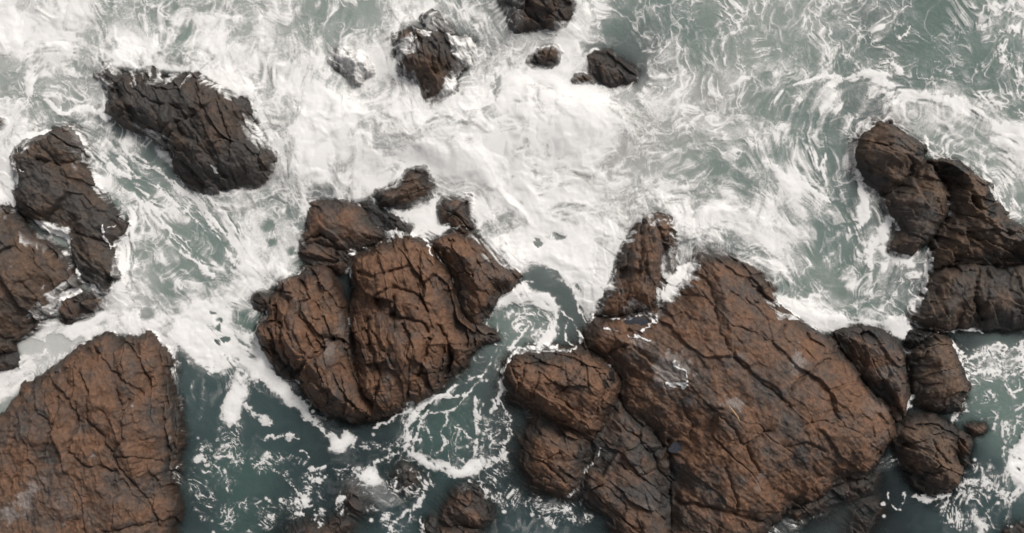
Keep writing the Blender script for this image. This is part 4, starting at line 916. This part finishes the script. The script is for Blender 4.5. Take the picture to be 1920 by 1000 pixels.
# ------------------------------------------------------------------ water colour: turbid milky surf above, clear dark teal below, shadow painted into two rock gaps
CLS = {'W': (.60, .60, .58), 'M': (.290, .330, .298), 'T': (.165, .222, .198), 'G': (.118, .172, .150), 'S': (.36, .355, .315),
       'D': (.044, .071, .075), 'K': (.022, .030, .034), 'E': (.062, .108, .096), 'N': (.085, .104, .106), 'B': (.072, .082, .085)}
WCP = [(60,60,'W'),(0,0,'W'),(130,150,'M'),(160,160,'M'),(190,180,'T'),(40,200,'M'),(250,20,'T'),(300,30,'T'),(350,70,'T'),(420,20,'M'),(480,60,'M'),(560,40,'M'),(620,20,'T'),(660,40,'T'),(700,60,'M'),(580,240,'W'),(540,200,'M'),(760,40,'W'),
 (880,30,'N'),(900,70,'N'),(930,150,'N'),(860,20,'T'),(1000,75,'W'),(1150,40,'T'),(1190,80,'N'),(1200,120,'B'),(1180,110,'B'),(1215,160,'N'),(1280,40,'T'),(1300,60,'T'),(1400,80,'M'),(1330,100,'T'),(1250,30,'T'),(1450,40,'M'),(1380,130,'M'),
 (820,250,'W'),(1000,250,'W'),(900,300,'W'),(1150,200,'W'),(1200,230,'S'),(1100,330,'S'),(1150,300,'S'),(1200,280,'S'),(1090,400,'S'),(1130,410,'S'),(1250,270,'M'),(1310,200,'S'),(1340,190,'S'),(1300,280,'M'),(1240,330,'M'),(1030,445,'M'),(1060,470,'N'),(980,340,'M'),(1050,200,'W'),
 (1350,320,'T'),(1390,300,'T'),(1450,260,'T'),(1500,300,'T'),(1550,350,'T'),(1570,450,'T'),(1600,400,'T'),(1600,350,'N'),(1590,300,'N'),(1640,430,'N'),(1660,380,'N'),(1540,260,'T'),(1400,200,'T'),(1480,120,'T'),(1600,100,'T'),(1650,60,'N'),(1700,60,'G'),(1750,90,'G'),(1780,130,'G'),(1800,40,'G'),(1880,80,'T'),(1900,30,'T'),(1850,150,'G'),(1680,120,'G'),(1650,190,'N'),(1650,215,'N'),
 (1750,130,'T'),(1770,280,'T'),(1820,290,'T'),(1880,330,'M'),(1910,250,'T'),(1300,450,'N'),(1360,470,'N'),(1400,480,'T'),(1450,520,'T'),(1500,540,'T'),(1600,520,'G'),(1640,530,'G'),(1660,560,'T'),(1690,530,'N'),(1720,480,'D'),(1550,520,'M'),
 (200,240,'N'),(250,240,'N'),(280,270,'N'),(240,260,'T'),(200,320,'T'),(260,340,'T'),(300,400,'M'),(250,380,'T'),(350,450,'T'),(380,420,'T'),(420,500,'T'),(300,480,'M'),(270,480,'M'),(260,560,'W'),(300,540,'M'),(350,510,'T'),(340,550,'T'),(300,600,'N'),(310,620,'K'),(645,540,'K'),(655,590,'K'),(640,515,'K'),  # last three K points: black shadow of the central gully painted as water colour
 (60,660,'W'),(130,640,'W'),(30,730,'M'),(20,330,'M'),(180,600,'W'),(70,280,'N'),(480,400,'T'),(520,440,'T'),(560,380,'N'),(580,372,'N'),(530,400,'T'),(540,480,'T'),(450,440,'T'),(470,490,'T'),
 (440,600,'G'),(470,610,'G'),(460,580,'T'),(480,540,'B'),(420,640,'G'),(350,690,'D'),(360,760,'D'),(400,720,'D'),(340,640,'K'),(345,850,'K'),(380,830,'D'),(420,860,'E'),(460,900,'E'),(480,950,'E'),(440,980,'E'),(400,980,'D'),(360,960,'K'),(500,880,'E'),(480,740,'D'),(520,770,'D'),(560,800,'K'),(600,790,'K'),(510,820,'D'),
 (540,850,'D'),(560,880,'D'),(600,860,'K'),(640,900,'K'),(600,920,'D'),(540,930,'K'),(520,980,'K'),(620,960,'K'),(680,870,'K'),(700,830,'K'),(740,800,'K'),(740,760,'K'),(720,880,'D'),(700,920,'D'),(740,940,'D'),(760,970,'D'),(700,980,'D'),(790,940,'D'),(640,1000,'D'),
 (800,790,'E'),(830,800,'E'),(860,830,'E'),(870,780,'E'),(810,830,'E'),(880,720,'E'),(900,700,'B'),(850,760,'E'),(850,720,'B'),(920,660,'N'),(930,720,'B'),(930,800,'B'),(915,850,'B'),(960,780,'K'),(975,850,'K'),(960,900,'K'),(940,950,'D'),(980,980,'D'),(1020,990,'D'),(1060,970,'D'),(1000,940,'K'),(1100,980,'K'),(800,910,'D'),(830,900,'D'),(870,905,'D'),
 (960,600,'T'),(1000,590,'T'),(990,620,'M'),(950,620,'T'),(1010,540,'N'),(1040,540,'N'),(1050,570,'N'),(1070,590,'B'),(1060,640,'K'),(1030,610,'T'),(1085,580,'N'),(720,400,'B'),(760,420,'B'),(740,440,'B'),(790,390,'B'),(830,435,'B'),
 (1500,980,'K'),(1560,980,'B'),(1600,960,'K'),(1650,890,'K'),(1680,960,'K'),(1720,960,'K'),(1760,980,'D'),(1700,1000,'K'),(1650,920,'K'),(1740,770,'K'),(1770,775,'K'),(1800,640,'K'),(1820,640,'B'),(1850,630,'B'),(1900,635,'B'),(1780,630,'K'),(1860,680,'T'),(1900,670,'T'),(1850,740,'T'),(1840,730,'T'),(1900,740,'T'),(1880,780,'T'),(1840,775,'G'),  # K pair above the round cracked boulder paints the shadow in that gap
 (1860,830,'D'),(1840,850,'D'),(1830,880,'K'),(1810,930,'D'),(1850,920,'D'),(1870,960,'D'),(1900,960,'D'),(1800,980,'D'),(1780,950,'K'),(1910,830,'T'),(1900,880,'T')]
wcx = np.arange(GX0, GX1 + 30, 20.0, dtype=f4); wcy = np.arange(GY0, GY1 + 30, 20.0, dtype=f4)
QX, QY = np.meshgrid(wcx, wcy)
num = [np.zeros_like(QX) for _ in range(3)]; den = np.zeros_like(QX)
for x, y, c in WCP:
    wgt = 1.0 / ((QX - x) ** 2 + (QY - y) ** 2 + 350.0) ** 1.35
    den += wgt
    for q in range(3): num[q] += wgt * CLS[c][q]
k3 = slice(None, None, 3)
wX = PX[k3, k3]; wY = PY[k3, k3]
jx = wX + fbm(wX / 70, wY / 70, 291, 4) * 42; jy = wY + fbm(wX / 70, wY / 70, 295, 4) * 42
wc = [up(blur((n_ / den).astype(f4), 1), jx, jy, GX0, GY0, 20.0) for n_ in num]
wZ = SW[k3, k3]
milky = sm(0.06, 0.22, wc[1])
depth = np.clip(wZ - blur(HALL, 1)[k3, k3], 0, 3)
wa = np.clip(1 - np.exp(-(1.1 + 5.0 * milky) * depth), 0.12, 1)
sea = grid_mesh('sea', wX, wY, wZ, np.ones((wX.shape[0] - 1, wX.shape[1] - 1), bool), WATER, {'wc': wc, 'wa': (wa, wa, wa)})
tag(sea, 'green grey turbid sea water, milky in the surf and dark teal in the calm inlets', 'sea', kind='structure')

def surface(px, py):
    """world point of the rock that the drone sees at a traced pixel"""
    h = 0.0
    for _ in range(6):
        k_ = (CAMZ - h) / CAMZ
        x = 960 + (px - 960) * k_; y = 500 + (py - 500) * k_
        h = float(HALL[int(round((y - GY0) / ST)), int(round((x - GX0) / ST))])
    return (x - 960) / S, (500 - y) / S, h

def pool_material():
    N = NT('pool_water')
    N.b.inputs['Base Color'].default_value = (0.045, 0.052, 0.066, 1)
    N.b.inputs['Roughness'].default_value = 0.08
    N.b.inputs['Alpha'].default_value = 0.75
    return N.m
PM = pool_material()
for ex, ey, erx, ery in POOLS:
    x, y, h = surface(ex, ey)
    vs = []; n = 40
    for q in range(n):
        a = 2 * math.pi * q / n
        r = 1.15 + 0.22 * math.sin(2 * a + ex) + 0.12 * math.sin(5 * a + ey)
        vs.append((x + erx * r * math.cos(a) / S, y + ery * r * math.sin(a) / S, h + 0.045))
    me = bpy.data.meshes.new('tide_pool_water'); me.from_pydata(vs, [], [tuple(range(n))]); me.materials.append(PM)
    o = bpy.data.objects.new('tide_pool_water', me); sc.collection.objects.link(o); tag(o, 'small dark pool of still water in a hollow of the huge slab', kind='structure')

# a bleached stick washed up on the slab
def stick():
    N = NT('bleached_wood')
    N.l(N.ramp(N.noise(14.0, 4, 0.6), [(0.35, (0.30, 0.17, 0.08)), (0.65, (0.62, 0.42, 0.24))]), N.b.inputs['Base Color'])
    N.b.inputs['Roughness'].default_value = 0.8
    pl = [(1361, 756), (1367, 764), (1373, 773), (1379, 780), (1384, 789)]
    rad = [0.020, 0.034, 0.042, 0.040, 0.022]
    P = []
    for q, (a, b) in enumerate(pl):
        x, y, h = surface(a, b); P.append([x, y, h])
    P = np.array(P); P[:, 2] = np.interp(range(5), [0, 4], [P[0, 2], P[4, 2]]); P[:, 2] += max(0, max(surface(a, b)[2] for a, b in pl) - P[:, 2].min()) + 0.03
    P[2] += (0.02, 0.015, 0.01)
    vs = []; fs = []; n = 9
    for q in range(5):
        t = P[min(q + 1, 4)] - P[max(q - 1, 0)]; t /= np.linalg.norm(t)
        u = np.cross(t, (0, 0, 1)); u /= np.linalg.norm(u); v = np.cross(u, t)
        for k in range(n):
            a = 2 * math.pi * k / n; r = rad[q] * (1 + 0.15 * math.sin(3 * a + q))
            vs.append(tuple(P[q] + (u * math.cos(a) + v * math.sin(a)) * r))
    for q in range(4):
        for k in range(n): fs.append((q * n + k, q * n + (k + 1) % n, (q + 1) * n + (k + 1) % n, (q + 1) * n + k))
    fs.append(tuple(range(n))[::-1]); fs.append(tuple(range(4 * n, 5 * n)))
    me = bpy.data.meshes.new('driftwood_stick'); me.from_pydata(vs, [], fs)
    for p in me.polygons: p.use_smooth = True
    me.materials.append(N.m)
    o = bpy.data.objects.new('driftwood_stick', me); sc.collection.objects.link(o)
    tag(o, 'thin pale tan driftwood stick lying on the huge reddish brown slab', 'driftwood')
stick()

def flat_mat(name, col, rough):
    N = NT(name)
    c = N.mix(N.noise(0.8, 5, 0.6), tuple(v * 0.6 for v in col), tuple(v * 1.3 for v in col))
    N.l(c, N.b.inputs['Base Color']); N.b.inputs['Roughness'].default_value = rough
    return N.m

def ring(name, x0, y0, x1, y1, z, R, mat):
    """four-sided skirt of sheet from the rectangle out to the horizon"""
    vs = [(x0, y0, z), (x1, y0, z), (x1, y1, z), (x0, y1, z), (-R, -R, z), (R, -R, z), (R, R, z), (-R, R, z)]
    me = bpy.data.meshes.new(name)
    me.from_pydata(vs, [], [(4, 5, 1, 0), (5, 6, 2, 1), (6, 7, 3, 2), (7, 4, 0, 3)])
    me.materials.append(mat)
    o = bpy.data.objects.new(name, me); sc.collection.objects.link(o)
    return o
lx0, lx1 = (wX.min() - 960) / S, (wX.max() - 960) / S
ly0, ly1 = (500 - wY.max()) / S, (500 - wY.min()) / S
tag(ring('open_sea', lx0 + 0.3, ly0 + 0.3, lx1 - 0.3, ly1 - 0.3, -0.25, 600, flat_mat('open_water', (0.07, 0.115, 0.105), 0.2)), kind='structure')
me = bpy.data.meshes.new('seabed')
me.from_pydata([(-600, -600, -2.6), (600, -600, -2.6), (600, 600, -2.6), (-600, 600, -2.6)], [], [(0, 1, 2, 3)])
me.materials.append(flat_mat('seabed_rock', (0.06, 0.07, 0.06), 0.9))
sb = bpy.data.objects.new('seabed', me); sc.collection.objects.link(sb); tag(sb, kind='structure')
print('done', round(time.time() - T0, 1), flush=True)
